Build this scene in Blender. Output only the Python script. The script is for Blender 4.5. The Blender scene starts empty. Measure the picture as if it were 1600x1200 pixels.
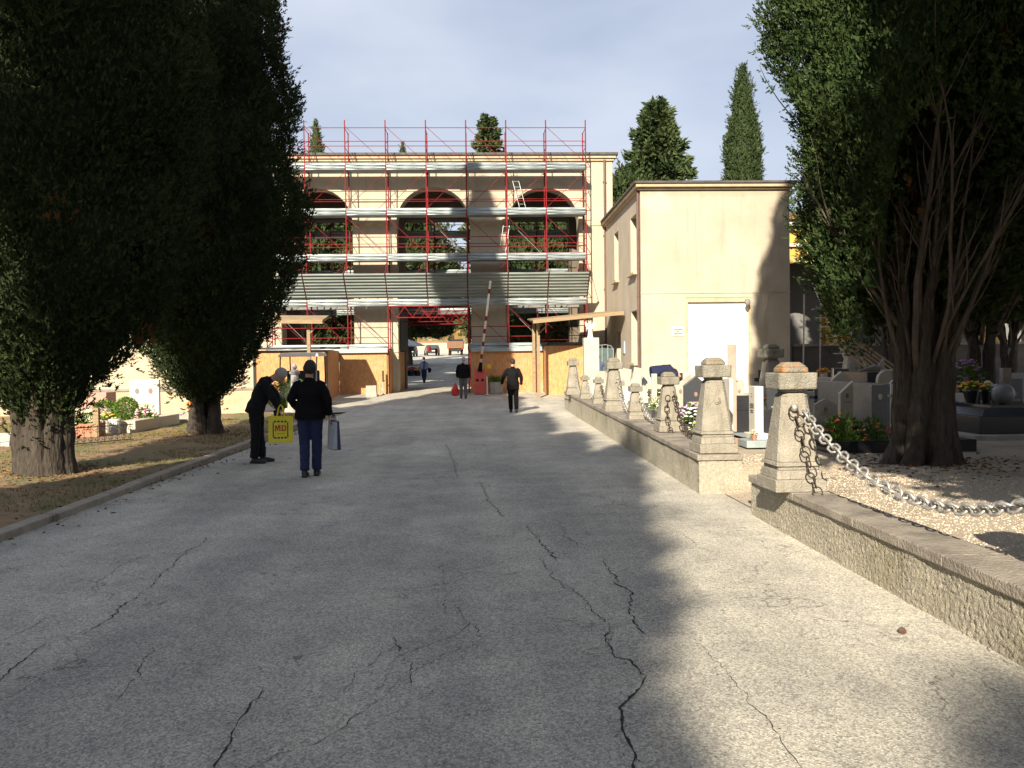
import bpy, bmesh, math, random
import numpy as np
from mathutils import Vector, Matrix, noise
random.seed(7); rng = np.random.default_rng(7)
R = math.radians
S = bpy.context.scene
COL = S.collection
# ------------------------------------------------------------------ camera
cd = bpy.data.cameras.new('camera'); cam = bpy.data.objects.new('camera', cd); COL.objects.link(cam)
cd.sensor_width = 36; cd.lens = 29.02; cd.clip_end = 3000; cd.clip_start = .05
cam.matrix_world = Matrix.Translation((0, 0, 1.58)) @ Matrix.Rotation(-R(2.35), 4, 'Z') @ Matrix.Rotation(R(90-1.4), 4, 'X') @ Matrix.Rotation(-R(.7), 4, 'Z')
S.camera = cam
# ------------------------------------------------------------------ light
SUN_EL, SUN_AZ = 27.5, 18.0            # light travels towards +Y, turned 18 deg towards +X
w = bpy.data.worlds.new('World'); S.world = w; w.use_nodes = True
nt = w.node_tree; nt.nodes.clear()
out = nt.nodes.new('ShaderNodeOutputWorld'); bg = nt.nodes.new('ShaderNodeBackground')
sky = nt.nodes.new('ShaderNodeTexSky'); sky.sky_type = 'NISHITA'; sky.sun_disc = False
sky.sun_elevation = R(SUN_EL); sky.sun_rotation = R(180+SUN_AZ); sky.air_density = 1.0; sky.dust_density = 1.5; sky.ozone_density = 1.2
tc = nt.nodes.new('ShaderNodeTexCoord'); mp = nt.nodes.new('ShaderNodeMapping'); mp.inputs['Scale'].default_value = (1.0, 1.0, 2.6)
mp.inputs['Rotation'].default_value = (.25, .2, .6)
nz = nt.nodes.new('ShaderNodeTexNoise'); nz.inputs['Scale'].default_value = 1.7; nz.inputs['Detail'].default_value = 5; nz.inputs['Roughness'].default_value = .5; nz.inputs['Distortion'].default_value = .4
rp = nt.nodes.new('ShaderNodeValToRGB'); rp.color_ramp.elements[0].position = .3; rp.color_ramp.elements[0].color = (.5,.5,.5,1); rp.color_ramp.elements[1].position = .72; rp.color_ramp.elements[1].color = (.97,.97,.97,1)
nz2 = nt.nodes.new('ShaderNodeTexNoise'); nz2.inputs['Scale'].default_value = 3.1; nz2.inputs['Detail'].default_value = 4
cr = nt.nodes.new('ShaderNodeValToRGB'); cr.color_ramp.elements[0].position = .3; cr.color_ramp.elements[0].color = (5.6,6.3,7.8,1); cr.color_ramp.elements[1].position = .75; cr.color_ramp.elements[1].color = (7.8,8.3,9.3,1)
mx = nt.nodes.new('ShaderNodeMix'); mx.data_type = 'RGBA'
L = nt.links.new
L(tc.outputs['Generated'], mp.inputs['Vector']); L(mp.outputs[0], nz.inputs['Vector']); L(mp.outputs[0], nz2.inputs['Vector'])
L(nz.outputs[0], rp.inputs[0]); L(nz2.outputs[0], cr.inputs[0]); L(rp.outputs[0], mx.inputs[0]); L(sky.outputs[0], mx.inputs[6]); L(cr.outputs[0], mx.inputs[7])
L(mx.outputs[2], bg.inputs[0]); bg.inputs[1].default_value = .052; L(bg.outputs[0], out.inputs[0])
sl = bpy.data.lights.new('sun', 'SUN'); sl.energy = 5.0; sl.angle = R(.53); sl.color = (1, .89, .70)
so = bpy.data.objects.new('sun', sl); COL.objects.link(so)
d = Vector((math.sin(R(SUN_AZ))*math.cos(R(SUN_EL)), math.cos(R(SUN_AZ))*math.cos(R(SUN_EL)), -math.sin(R(SUN_EL))))
so.rotation_euler = d.to_track_quat('-Z', 'Y').to_euler(); so.location = (-10, -20, 20)
S.view_settings.view_transform = 'Standard'; S.view_settings.look = 'None'; S.view_settings.exposure = 1.08; S.view_settings.gamma = 1
S.render.engine = 'CYCLES'
# ------------------------------------------------------------------ materials
MC = {}
def mat(name, c1, c2=None, scale=8, rough=.85, bump=0., bscale=60, metal=0, detail=6, c3=None, s3=1.2, t3=(.55,.7), voro=False, spec=.5, alpha=None, trans=0, stretch=None, ramp=(.35,.65)):
    if name in MC: return MC[name]
    m = bpy.data.materials.new(name); m.use_nodes = True; n = m.node_tree.nodes; l = m.node_tree.links.new
    b = n['Principled BSDF']; b.inputs['Roughness'].default_value = rough; b.inputs['Metallic'].default_value = metal
    b.inputs['Specular IOR Level'].default_value = spec
    if trans: b.inputs['Transmission Weight'].default_value = trans
    tc = n.new('ShaderNodeTexCoord'); vec = tc.outputs['Object']
    if stretch:
        mp = n.new('ShaderNodeMapping'); mp.inputs['Scale'].default_value = stretch; l(vec, mp.inputs[0]); vec = mp.outputs[0]
    c2 = c2 or tuple(v*.75 for v in c1)
    t = n.new('ShaderNodeTexNoise'); t.inputs['Scale'].default_value = scale; t.inputs['Detail'].default_value = detail; t.inputs['Roughness'].default_value = .6
    l(vec, t.inputs[0]); r = n.new('ShaderNodeValToRGB'); e = r.color_ramp.elements
    e[0].position = ramp[0]; e[1].position = ramp[1]; e[0].color = (*c2, 1); e[1].color = (*c1, 1); l(t.outputs[0], r.inputs[0]); colr = r.outputs[0]
    if c3:
        t3n = n.new('ShaderNodeTexNoise'); t3n.inputs['Scale'].default_value = s3; t3n.inputs['Detail'].default_value = 8; t3n.inputs['Roughness'].default_value = .65; l(vec, t3n.inputs[0])
        mr = n.new('ShaderNodeMapRange'); mr.inputs[1].default_value = t3[0]; mr.inputs[2].default_value = t3[1]; l(t3n.outputs[0], mr.inputs[0])
        mx = n.new('ShaderNodeMix'); mx.data_type = 'RGBA'; l(mr.outputs[0], mx.inputs[0]); l(colr, mx.inputs[6]); mx.inputs[7].default_value = (*c3, 1); colr = mx.outputs[2]
    l(colr, b.inputs['Base Color'])
    if bump:
        if voro:
            t2 = n.new('ShaderNodeTexVoronoi'); t2.inputs['Scale'].default_value = bscale; l(vec, t2.inputs[0])
        else:
            t2 = n.new('ShaderNodeTexNoise'); t2.inputs['Scale'].default_value = bscale; t2.inputs['Detail'].default_value = 4; l(vec, t2.inputs[0])
        bp = n.new('ShaderNodeBump'); bp.inputs['Strength'].default_value = min(1, bump); bp.inputs['Distance'].default_value = .02*max(1, bump); l(t2.outputs[0], bp.inputs['Height']); l(bp.outputs[0], b.inputs['Normal'])
    MC[name] = m; return m
def asphalt():
    m = bpy.data.materials.new('asphalt'); m.use_nodes = True; n = m.node_tree.nodes; l = m.node_tree.links.new; b = n['Principled BSDF']
    b.inputs['Roughness'].default_value = .93; b.inputs['Specular IOR Level'].default_value = .25
    tc = n.new('ShaderNodeTexCoord'); v = tc.outputs['Object']
    def N(s, d=5, r=.6):
        t = n.new('ShaderNodeTexNoise'); t.inputs['Scale'].default_value = s; t.inputs['Detail'].default_value = d; t.inputs['Roughness'].default_value = r; l(v, t.inputs[0]); return t.outputs[0]
    def ramp(i, p0, c0, p1, c1):
        r = n.new('ShaderNodeValToRGB'); e = r.color_ramp.elements; e[0].position = p0; e[1].position = p1; e[0].color = (*c0, 1); e[1].color = (*c1, 1); l(i, r.inputs[0]); return r.outputs[0]
    def mul(a, c, f=1, t='MULTIPLY'):
        x = n.new('ShaderNodeMix'); x.data_type = 'RGBA'; x.blend_type = t; x.inputs[0].default_value = f; l(a, x.inputs[6]); l(c, x.inputs[7]); return x.outputs[2]
    base = ramp(N(.45, 6), .35, (.44,.418,.375), .68, (.60,.568,.505))
    vo = n.new('ShaderNodeTexVoronoi'); vo.inputs['Scale'].default_value = 95; l(v, vo.inputs[0])
    sp = ramp(vo.outputs['Color'], .15, (.50,.50,.50), .9, (1.5,1.5,1.46)); base = mul(base, sp, .75)
    base = mul(base, ramp(N(150, 2), .34, (.5,.5,.5), .62, (1.15,1.15,1.15)), .65)
    v2 = n.new('ShaderNodeTexVoronoi'); v2.inputs['Scale'].default_value = 42; l(v, v2.inputs[0]); base = mul(base, ramp(v2.outputs['Distance'], .08, (1.35,1.34,1.3), .2, (1,1,1)), .8); base = mul(base, ramp(v2.outputs['Color'], .05, (.55,.55,.55), .16, (1,1,1)), .5)
    base = mul(base, ramp(N(2.2, 8, .7), .35, (.78,.78,.79), .6, (1.06,1.05,1.02)), .8)
    mp = n.new('ShaderNodeMapping'); mp.inputs['Scale'].default_value = (1.3, .16, 1); l(v, mp.inputs[0])
    ts = n.new('ShaderNodeTexNoise'); ts.inputs['Scale'].default_value = 1.0; ts.inputs['Detail'].default_value = 7; l(mp.outputs[0], ts.inputs[0])
    base = mul(base, ramp(ts.outputs[0], .38, (.80,.80,.81), .62, (1.1,1.09,1.07)), .8)
    # hairline crack net, broken up
    dn = n.new('ShaderNodeTexNoise'); dn.inputs['Scale'].default_value = 2.5; dn.inputs['Detail'].default_value = 6; l(v, dn.inputs[0])
    va = n.new('ShaderNodeVectorMath'); va.operation = 'MULTIPLY_ADD'; l(dn.outputs['Color'], va.inputs[0]); va.inputs[1].default_value = (.9,.9,.9); l(v, va.inputs[2])
    vc = n.new('ShaderNodeTexVoronoi'); vc.feature = 'DISTANCE_TO_EDGE'; vc.inputs['Scale'].default_value = .75; l(va.outputs[0], vc.inputs[0])
    ck = ramp(vc.outputs['Distance'], .0015, (.45,.45,.45), .008, (1,1,1))
    msk = ramp(N(.6, 3), .5, (1,1,1), .62, (0,0,0))
    x = n.new('ShaderNodeMix'); x.data_type = 'RGBA'; x.blend_type = 'LIGHTEN'; x.inputs[0].default_value = 1; l(ck, x.inputs[6]); l(msk, x.inputs[7]); base = mul(base, x.outputs[2], 1)
    l(base, b.inputs['Base Color'])
    bp = n.new('ShaderNodeBump'); bp.inputs['Strength'].default_value = .6; bp.inputs['Distance'].default_value = .004; l(vo.outputs['Distance'], bp.inputs['Height']); l(bp.outputs[0], b.inputs['Normal'])
    MC['asphalt'] = m; return m
def osb():
    m = bpy.data.materials.new('osb'); m.use_nodes = True; n = m.node_tree.nodes; l = m.node_tree.links.new; b = n['Principled BSDF']; b.inputs['Roughness'].default_value = .75
    tc = n.new('ShaderNodeTexCoord'); mp = n.new('ShaderNodeMapping'); mp.inputs['Scale'].default_value = (26, 26, 8); l(tc.outputs['Object'], mp.inputs[0])
    vo = n.new('ShaderNodeTexVoronoi'); vo.inputs['Scale'].default_value = 1; l(mp.outputs[0], vo.inputs[0])
    r = n.new('ShaderNodeValToRGB'); e = r.color_ramp.elements; e[0].color = (.38,.175,.065,1); e[1].color = (.60,.31,.13,1); l(vo.outputs['Color'], r.inputs[0])
    t = n.new('ShaderNodeTexNoise'); t.inputs['Scale'].default_value = .9; t.inputs['Detail'].default_value = 7; l(tc.outputs['Object'], t.inputs[0])
    mr = n.new('ShaderNodeMapRange'); mr.inputs[1].default_value = .52; mr.inputs[2].default_value = .72; l(t.outputs[0], mr.inputs[0])
    x = n.new('ShaderNodeMix'); x.data_type = 'RGBA'; l(mr.outputs[0], x.inputs[0]); l(r.outputs[0], x.inputs[6]); x.inputs[7].default_value = (.40,.29,.19,1); l(x.outputs[2], b.inputs['Base Color'])
    MC['osb'] = m; return m
def leafmat(name, a, b_, dead=None, df=.0):
    m = bpy.data.materials.new(name); m.use_nodes = True; n = m.node_tree.nodes; l = m.node_tree.links.new; b = n['Principled BSDF']
    b.inputs['Roughness'].default_value = .7; b.inputs['Specular IOR Level'].default_value = .1
    at = n.new('ShaderNodeAttribute'); at.attribute_name = 'tint'
    r = n.new('ShaderNodeValToRGB'); e = r.color_ramp.elements; e[0].position = 0; e[1].position = .9-df; e[0].color = (*a, 1); e[1].color = (*b_, 1)
    if dead:
        k = r.color_ramp.elements.new(.97-df*.5); k.color = (*dead, 1)
    l(at.outputs['Fac'], r.inputs[0]); l(r.outputs[0], b.inputs['Base Color'])
    tr = n.new('ShaderNodeBsdfTranslucent'); l(r.outputs[0], tr.inputs[0]); ms = n.new('ShaderNodeMixShader'); ms.inputs[0].default_value = .12
    l(b.outputs[0], ms.inputs[1]); l(tr.outputs[0], ms.inputs[2]); l(ms.outputs[0], n['Material Output'].inputs[0])
    MC[name] = m; return m
ASPH = asphalt(); OSB = osb()
LEAF_C = leafmat('cypress_leaf', (.016,.028,.012), (.058,.078,.028), (.15,.07,.03), .04)
LEAF_G = leafmat('cypress_leaf_bright', (.021,.043,.015), (.070,.100,.032), (.24,.12,.05), .03)
LEAF_F = leafmat('far_leaf', (.030,.050,.020), (.085,.115,.045))
LEAF_H = leafmat('hedge_leaf', (.06,.12,.02), (.16,.26,.05))
BARK = mat('bark', (.065,.05,.038), (.025,.02,.016), 14, .95, 1.6, 9, stretch=(3,3,.5), c3=(.09,.075,.06), s3=2)
PLAST = mat('cream_plaster', (.45,.39,.305), (.39,.335,.26), .8, .9, .25, 40, c3=(.47,.41,.32), s3=.55, t3=(.56,.78))
PLAST2 = mat('cream_plaster_old', (.46,.405,.325), (.395,.34,.27), 1.1, .9, .35, 30, c3=(.40,.37,.31), s3=.6, t3=(.54,.72))
CORN = mat('cornice_stone', (.50,.40,.27), (.38,.30,.20), 3, .9, .2, 40)
ROOFM = mat('roof_dark', (.10,.085,.08), (.06,.05,.05), 4, .8)
COPPER = mat('brown_pipe', (.13,.07,.055), (.09,.05,.04), 3, .55)
WHITE = mat('white_door', (.80,.79,.76), (.76,.75,.72), 2, .6)
DARK = mat('dark_interior', (.03,.03,.03), (.02,.02,.02), 3, .8)
GLASS = mat('window_glass', (.06,.08,.09), (.04,.05,.06), 2, .12, spec=.6)
RED = mat('scaffold_red', (.25,.018,.022), (.16,.014,.018), 6, .75, spec=.15, c3=(.12,.04,.03), s3=4, t3=(.6,.72))
GALV = mat('galvanised_steel', (.36,.41,.43), (.25,.29,.30), 2.2, .45, metal=.35, c3=(.30,.32,.33), s3=5, t3=(.6,.75), stretch=(.5,1,2))
WOODP = mat('pale_timber', (.33,.24,.145), (.22,.155,.09), 9, .85, .4, 20, stretch=(.4,.4,4))
STONE = mat('pillar_stone', (.34,.31,.26), (.24,.22,.18), 5, .92, .9, 55, c3=(.20,.185,.16), s3=3.2, t3=(.53,.72))
LICHEN = mat('stone_cap', (.30,.28,.235), (.17,.16,.13), 7, .95, 1.1, 60, c3=(.30,.22,.13), s3=3.1, t3=(.54,.68))
LICHEN_O = mat('orange_lichen', (.30,.28,.235), (.17,.16,.13), 7, .95, 1.1, 60, c3=(.42,.19,.06), s3=5.5, t3=(.48,.62))
STONED = mat('pillar_stone_dark', (.075,.07,.066), (.04,.04,.04), 7, .8, .8, 60)
COPE = mat('coping_stone', (.34,.30,.25), (.22,.19,.16), 4, .9, .8, 50, c3=(.13,.115,.10), s3=2.2, t3=(.5,.72))
RCAST = mat('roughcast', (.46,.42,.34), (.31,.285,.225), 30, .95, .9, 110, c3=(.25,.22,.13), s3=1.2, t3=(.50,.75))
KERBM = mat('kerb_stone', (.40,.35,.28), (.28,.245,.20), 4, .92, .6, 60, c3=(.15,.13,.11), s3=2)
DIRT = mat('verge_dirt', (.34,.21,.12), (.20,.125,.07), 5, .97, .8, 40, c3=(.15,.14,.06), s3=.55, t3=(.45,.60), ramp=(.3,.7))
GRAV = mat('gravel_ground', (.72,.61,.47), (.50,.41,.31), 60, .95, 1.0, 120, voro=True, c3=(.30,.23,.16), s3=.9, t3=(.5,.75))
PEB = mat('pebble', (.74,.64,.51), (.54,.44,.33), 30, .85)
CONC = mat('concrete', (.42,.39,.34), (.30,.28,.24), 5, .92, .5, 50)
RUST = mat('rusty_chain', (.065,.04,.03), (.03,.02,.018), 40, .8, .5, 90)
ALU = mat('aluminium_chain', (.60,.585,.55), (.34,.33,.31), 30, .45, metal=.6, c3=(.16,.12,.09), s3=22, t3=(.58,.7))
MARB = mat('white_marble', (.66,.63,.57), (.56,.53,.47), 3, .5, c3=(.55,.52,.46), s3=4, t3=(.6,.8))
MARBG = mat('grey_marble', (.20,.20,.20), (.14,.14,.14), 5, .4, c3=(.10,.10,.10), s3=5)
BLUEG = mat('blue_grey_stone', (.30,.35,.36), (.22,.26,.27), 6, .6)
GRAN = mat('black_granite', (.035,.037,.042), (.02,.02,.024), 60, .18)
GRAN2 = mat('dark_granite', (.05,.055,.065), (.028,.031,.038), 60, .3)
OCHRE = mat('ochre_plaster', (.62,.36,.08), (.50,.28,.06), 2, .9)
IRON = mat('black_iron', (.03,.03,.03), (.015,.015,.015), 8, .6)
SKIN = mat('skin', (.50,.30,.21), (.42,.24,.17), 9, .55)
BLACKC = mat('black_cloth', (.009,.009,.011), (.006,.006,.007), 30, .9, .3, 90, spec=.12)
NAVYC = mat('navy_cloth', (.025,.03,.07), (.018,.022,.05), 30, .9, .3, 90, spec=.12)
BLUEC = mat('blue_cloth', (.085,.11,.20), (.06,.08,.15), 30, .9, .3, 90, spec=.12)
JEANS = mat('blue_jeans', (.014,.026,.085), (.009,.016,.055), 35, .9, .4, 120)
GREYC = mat('grey_cloth', (.14,.135,.13), (.10,.095,.09), 30, .9, .3, 90, spec=.12)
DGREYC = mat('dark_grey_cloth', (.018,.019,.022), (.011,.012,.014), 30, .9, .3, 90, spec=.12)
HAIRB = mat('dark_hair', (.022,.016,.013), (.012,.009,.008), 60, .6, .6, 120)
HAIRG = mat('grey_hair', (.48,.47,.45), (.30,.29,.28), 60, .7, .6, 120)
HAIRR = mat('brown_hair', (.13,.06,.035), (.07,.035,.02), 60, .7, .6, 120)
SHOE = mat('black_shoe', (.015,.014,.014), (.01,.01,.01), 10, .5)
YEL = mat('yellow_bag', (.82,.70,.02), (.74,.62,.02), 6, .45)
REDB = mat('red_plastic', (.62,.03,.03), (.5,.02,.02), 6, .45)
NAVYP = mat('navy_print', (.02,.02,.09), (.015,.015,.07), 6, .5)
LIGHTB = mat('pale_bag', (.42,.46,.52), (.34,.38,.45), 5, .6)
GREEN = mat('green_plastic', (.03,.09,.06), (.02,.07,.045), 5, .5)
CREAMP = mat('cream_paint', (.74,.68,.55), (.66,.60,.48), 3, .5)
CARW = mat('white_car_paint', (.80,.80,.80), (.76,.76,.76), 3, .25)
CARD = mat('dark_car_paint', (.03,.035,.045), (.025,.03,.035), 3, .2)
RUBBER = mat('rubber', (.02,.02,.02), (.015,.015,.015), 3, .9)
TRUCKB = mat('brown_truck_board', (.22,.11,.06), (.15,.08,.045), 6, .8)
DRYHILL = mat('dry_scrub', (.42,.27,.12), (.16,.15,.07), .12, .98, c3=(.10,.12,.05), s3=.05)
TERR = mat('field_ground', (.26,.22,.13), (.15,.16,.07), .3, .98, .5, 5)
TERRA = mat('terracotta', (.45,.20,.12), (.36,.15,.09), 8, .85)
def flat(name, c, rough=.7): return mat(name, c, tuple(v*.85 for v in c), 20, rough)
def add_patch(m, c, rad, col, amt=.9, sc=3.):      # a repaired or stained area with its own irregular outline
    n = m.node_tree.nodes; l = m.node_tree.links.new; b = n['Principled BSDF']; src = b.inputs['Base Color'].links[0].from_socket
    tc = n.new('ShaderNodeTexCoord'); dn = n.new('ShaderNodeTexNoise'); dn.inputs['Scale'].default_value = sc; dn.inputs['Detail'].default_value = 7; l(tc.outputs['Object'], dn.inputs[0])
    sub = n.new('ShaderNodeVectorMath'); sub.operation = 'SUBTRACT'; l(tc.outputs['Object'], sub.inputs[0]); sub.inputs[1].default_value = c
    dv = n.new('ShaderNodeVectorMath'); dv.operation = 'DIVIDE'; l(sub.outputs[0], dv.inputs[0]); dv.inputs[1].default_value = rad
    ln = n.new('ShaderNodeVectorMath'); ln.operation = 'LENGTH'; l(dv.outputs[0], ln.inputs[0])
    ad = n.new('ShaderNodeMath'); ad.operation = 'MULTIPLY_ADD'; l(dn.outputs[0], ad.inputs[0]); ad.inputs[1].default_value = 1.9; l(ln.outputs['Value'], ad.inputs[2])
    mr = n.new('ShaderNodeMapRange'); mr.inputs[1].default_value = 1.95; mr.inputs[2].default_value = 1.6; mr.inputs[4].default_value = amt; l(ad.outputs[0], mr.inputs[0])
    mx = n.new('ShaderNodeMix'); mx.data_type = 'RGBA'; l(mr.outputs[0], mx.inputs[0]); l(src, mx.inputs[6]); mx.inputs[7].default_value = (*col, 1); l(mx.outputs[2], b.inputs['Base Color'])
def add_drips(m, amt=.5, sc=(3.2,3.2,.22), col=(.6,.56,.5)):
    n = m.node_tree.nodes; l = m.node_tree.links.new; b = n['Principled BSDF']; src = b.inputs['Base Color'].links[0].from_socket
    tc = n.new('ShaderNodeTexCoord'); mp = n.new('ShaderNodeMapping'); mp.inputs['Scale'].default_value = sc; l(tc.outputs['Object'], mp.inputs[0])
    t = n.new('ShaderNodeTexNoise'); t.inputs['Scale'].default_value = 1; t.inputs['Detail'].default_value = 8; t.inputs['Roughness'].default_value = .7; l(mp.outputs[0], t.inputs[0])
    mr = n.new('ShaderNodeMapRange'); mr.inputs[1].default_value = .52; mr.inputs[2].default_value = .75; mr.inputs[4].default_value = amt; l(t.outputs[0], mr.inputs[0])
    mx = n.new('ShaderNodeMix'); mx.data_type = 'RGBA'; mx.blend_type = 'MULTIPLY'; l(mr.outputs[0], mx.inputs[0]); l(src, mx.inputs[6]); mx.inputs[7].default_value = (*col, 1); l(mx.outputs[2], b.inputs['Base Color'])
add_drips(PLAST2, .55); add_drips(PLAST, .4); add_drips(COPE, .7, (9,9,2), (.45,.42,.38)); add_drips(STONE, .65, (14,14,2.2), (.5,.46,.40)); add_drips(RCAST, .5, (2.5,2.5,.8), (.62,.6,.5)); add_drips(CONC, .5, (8,8,2))
add_patch(PLAST2, (-2.15,-4.1,7.35), (.75,1,.5), (.40,.385,.35), .85, 2.2); add_patch(PLAST2, (-1.9,-4.1,1.0), (1.3,1,.9), (.47,.42,.33), .6, 2.5); add_patch(PLAST2, (2.2,-4.1,6.9), (1.1,1,1.6), (.36,.31,.24), .5, 1.5); add_patch(PLAST2, (.2,-4.1,7.6), (3.5,1,.16), (.33,.28,.2), .5, 3)
# ------------------------------------------------------------------ helpers
WORG = {}
def tag(o, label=None, cat=None, group=None, kind=None):
    if label: o['label'] = label
    if cat: o['category'] = cat
    if group: o['group'] = group
    if kind: o['kind'] = kind
    return o
def thing(name, loc, label, cat, group=None):
    o = bpy.data.objects.new(name, None); COL.objects.link(o); o.location = loc; o.empty_display_size = .2
    WORG[o.name] = Vector(loc); return tag(o, label, cat, group)
def link(name, me, parent=None, org=None):
    o = bpy.data.objects.new(name, me); COL.objects.link(o)
    if parent is not None:
        base = WORG[parent.name]; me.transform(Matrix.Translation(-base)); o.parent = parent; WORG[o.name] = base
    else:
        base = Vector(org) if org is not None else Vector((0,0,0))
        if org is not None: me.transform(Matrix.Translation(-base))
        o.location = base; WORG[o.name] = base
    return o
def struct(name, mb, m, **k):
    o = mb.build(name, m, **k); o['kind'] = 'structure'; return o
class MB:
    def __init__(s): s.v = []; s.f = []; s.m = []; s.cur = 0
    def add(s, vs, fs):
        b = len(s.v); s.v += [tuple(v) for v in vs]; s.f += [tuple(i+b for i in f) for f in fs]; s.m += [s.cur]*len(fs); return s
    def box(s, x0, x1, y0, y1, z0, z1, M=None):
        vs = [Vector(p) for p in ((x0,y0,z0),(x1,y0,z0),(x1,y1,z0),(x0,y1,z0),(x0,y0,z1),(x1,y0,z1),(x1,y1,z1),(x0,y1,z1))]
        if M is not None: vs = [M @ v for v in vs]
        return s.add(vs, [(0,3,2,1),(4,5,6,7),(0,1,5,4),(1,2,6,5),(2,3,7,6),(3,0,4,7)])
    def cbox(s, c, sz, M=None, rz=0):
        m = Matrix.Translation(c) @ Matrix.Rotation(rz, 4, 'Z')
        if M is not None: m = M @ m
        h = [v/2 for v in sz]; return s.box(-h[0],h[0],-h[1],h[1],-h[2],h[2], m)
    def frust(s, c, z0, z1, a0, a1, ch=0, b0=None, b1=None):      # tapered square block with chamfered corners
        b0 = b0 or a0; b1 = b1 or a1; ring = []
        for z, a, b in ((z0,a0,b0),(z1,a1,b1)):
            k = ch
            if k: pts = [(-a+k,-b),(a-k,-b),(a,-b+k),(a,b-k),(a-k,b),(-a+k,b),(-a,b-k),(-a,-b+k)]
            else: pts = [(-a,-b),(a,-b),(a,b),(-a,b)]
            ring.append([(c[0]+x, c[1]+y, c[2]+z) for x, y in pts])
        n = len(ring[0]); return s.add(ring[0]+ring[1], [tuple(range(n))[::-1], tuple(range(n, 2*n))]+[(i,(i+1)%n,n+(i+1)%n,n+i) for i in range(n)])
    def tube(s, p0, p1, r0, r1=None, n=6, cap=True):
        r1 = r0 if r1 is None else r1; return s.path([p0, p1], [r0, r1], n, cap)
    def path(s, pts, rs, n=6, cap=True, side=None, rs2=None, closed=False):
        pts = [Vector(p) for p in pts]; k = len(pts)
        if not hasattr(rs, '__len__'): rs = [rs]*k
        rs2 = rs2 or rs; vs = []; pu = None
        for i, p in enumerate(pts):
            if closed: t = pts[(i+1)%k]-pts[i-1]
            else: t = (pts[min(i+1,k-1)]-pts[max(i-1,0)])
            t = t.normalized() if t.length > 1e-9 else Vector((0,0,1))
            if side is not None: u = Vector(side)-t*Vector(side).dot(t)
            elif pu is None: u = t.orthogonal()
            else: u = pu-t*pu.dot(t)
            u.normalize(); pu = u; w_ = t.cross(u)
            for j in range(n):
                a = 2*math.pi*j/n; vs.append(p+u*math.cos(a)*rs[i]+w_*math.sin(a)*rs2[i])
        fs = []; m = k if closed else k-1
        for i in range(m):
            i2 = (i+1)%k
            for j in range(n): fs.append((i*n+j, i*n+(j+1)%n, i2*n+(j+1)%n, i2*n+j))
        if cap and not closed: fs += [tuple(range(n))[::-1], tuple(range((k-1)*n, k*n))]
        return s.add(vs, fs)
    def lathe(s, c, prof, n=16, M=None):
        vs = []; fs = []
        for r, z in prof:
            for j in range(n):
                a = 2*math.pi*j/n; v = Vector((r*math.cos(a), r*math.sin(a), z)); v = (M @ v) if M is not None else v; vs.append(v+Vector(c))
        k = len(prof)
        for i in range(k-1):
            for j in range(n): fs.append((i*n+j, i*n+(j+1)%n, (i+1)*n+(j+1)%n, (i+1)*n+j))
        fs += [tuple(range(n))[::-1], tuple(range((k-1)*n, k*n))]; return s.add(vs, fs)
    def ell(s, c, r, n=12, m=8, M=None):
        if not hasattr(r, '__len__'): r = (r,r,r)
        vs = [Vector((0,0,-r[2]))]; fs = []
        for i in range(1, m):
            ph = math.pi*i/m-math.pi/2
            for j in range(n):
                a = 2*math.pi*j/n; vs.append(Vector((r[0]*math.cos(ph)*math.cos(a), r[1]*math.cos(ph)*math.sin(a), r[2]*math.sin(ph))))
        vs.append(Vector((0,0,r[2]))); T = len(vs)-1
        for j in range(n): fs.append((0, 1+(j+1)%n, 1+j)); fs.append((T, T-n+j, T-n+(j+1)%n))
        for i in range(m-2):
            for j in range(n): a = 1+i*n; fs.append((a+j, a+(j+1)%n, a+n+(j+1)%n, a+n+j))
        if M is not None: vs = [M @ v for v in vs]
        return s.add([v+Vector(c) for v in vs], fs)
    def prism(s, pts, y0, y1, M=None):       # outline in XZ pushed along Y
        n = len(pts); vs = [Vector((x,y0,z)) for x,z in pts]+[Vector((x,y1,z)) for x,z in pts]
        if M is not None: vs = [M @ v for v in vs]
        return s.add(vs, [tuple(range(n)), tuple(range(n,2*n))[::-1]]+[(i,n+i,n+(i+1)%n,(i+1)%n) for i in range(n)])
    def build(s, name, m, parent=None, org=None, smooth=False, bevel=0, remesh=0, relax=0):
        me = bpy.data.meshes.new(name); me.from_pydata(s.v, [], s.f)
        ms = m if isinstance(m, (list, tuple)) else [m]
        for q in ms: me.materials.append(q)
        if len(ms) > 1: me.polygons.foreach_set('material_index', s.m)
        bm = bmesh.new(); bm.from_mesh(me); bmesh.ops.recalc_face_normals(bm, faces=bm.faces); bm.to_mesh(me); bm.free()
        o = link(name, me, parent, org)
        if bevel:
            b = o.modifiers.new('b', 'BEVEL'); b.width = bevel; b.segments = 2; b.limit_method = 'ANGLE'; b.angle_limit = R(40)
        if remesh:
            r = o.modifiers.new('r', 'REMESH'); r.mode = 'VOXEL'; r.voxel_size = remesh; r.use_smooth_shade = True
            if relax: q = o.modifiers.new('s', 'SMOOTH'); q.factor = .6; q.iterations = relax
            bpy.context.view_layer.update(); dg = bpy.context.evaluated_depsgraph_get(); nm = bpy.data.meshes.new_from_object(o.evaluated_get(dg))
            o.modifiers.clear(); o.data = nm; nm.name = name
            if not nm.materials: nm.materials.append(ms[0])
            smooth = True
        if smooth: o.data.polygons.foreach_set('use_smooth', [True]*len(o.data.polygons))
        return o
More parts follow.
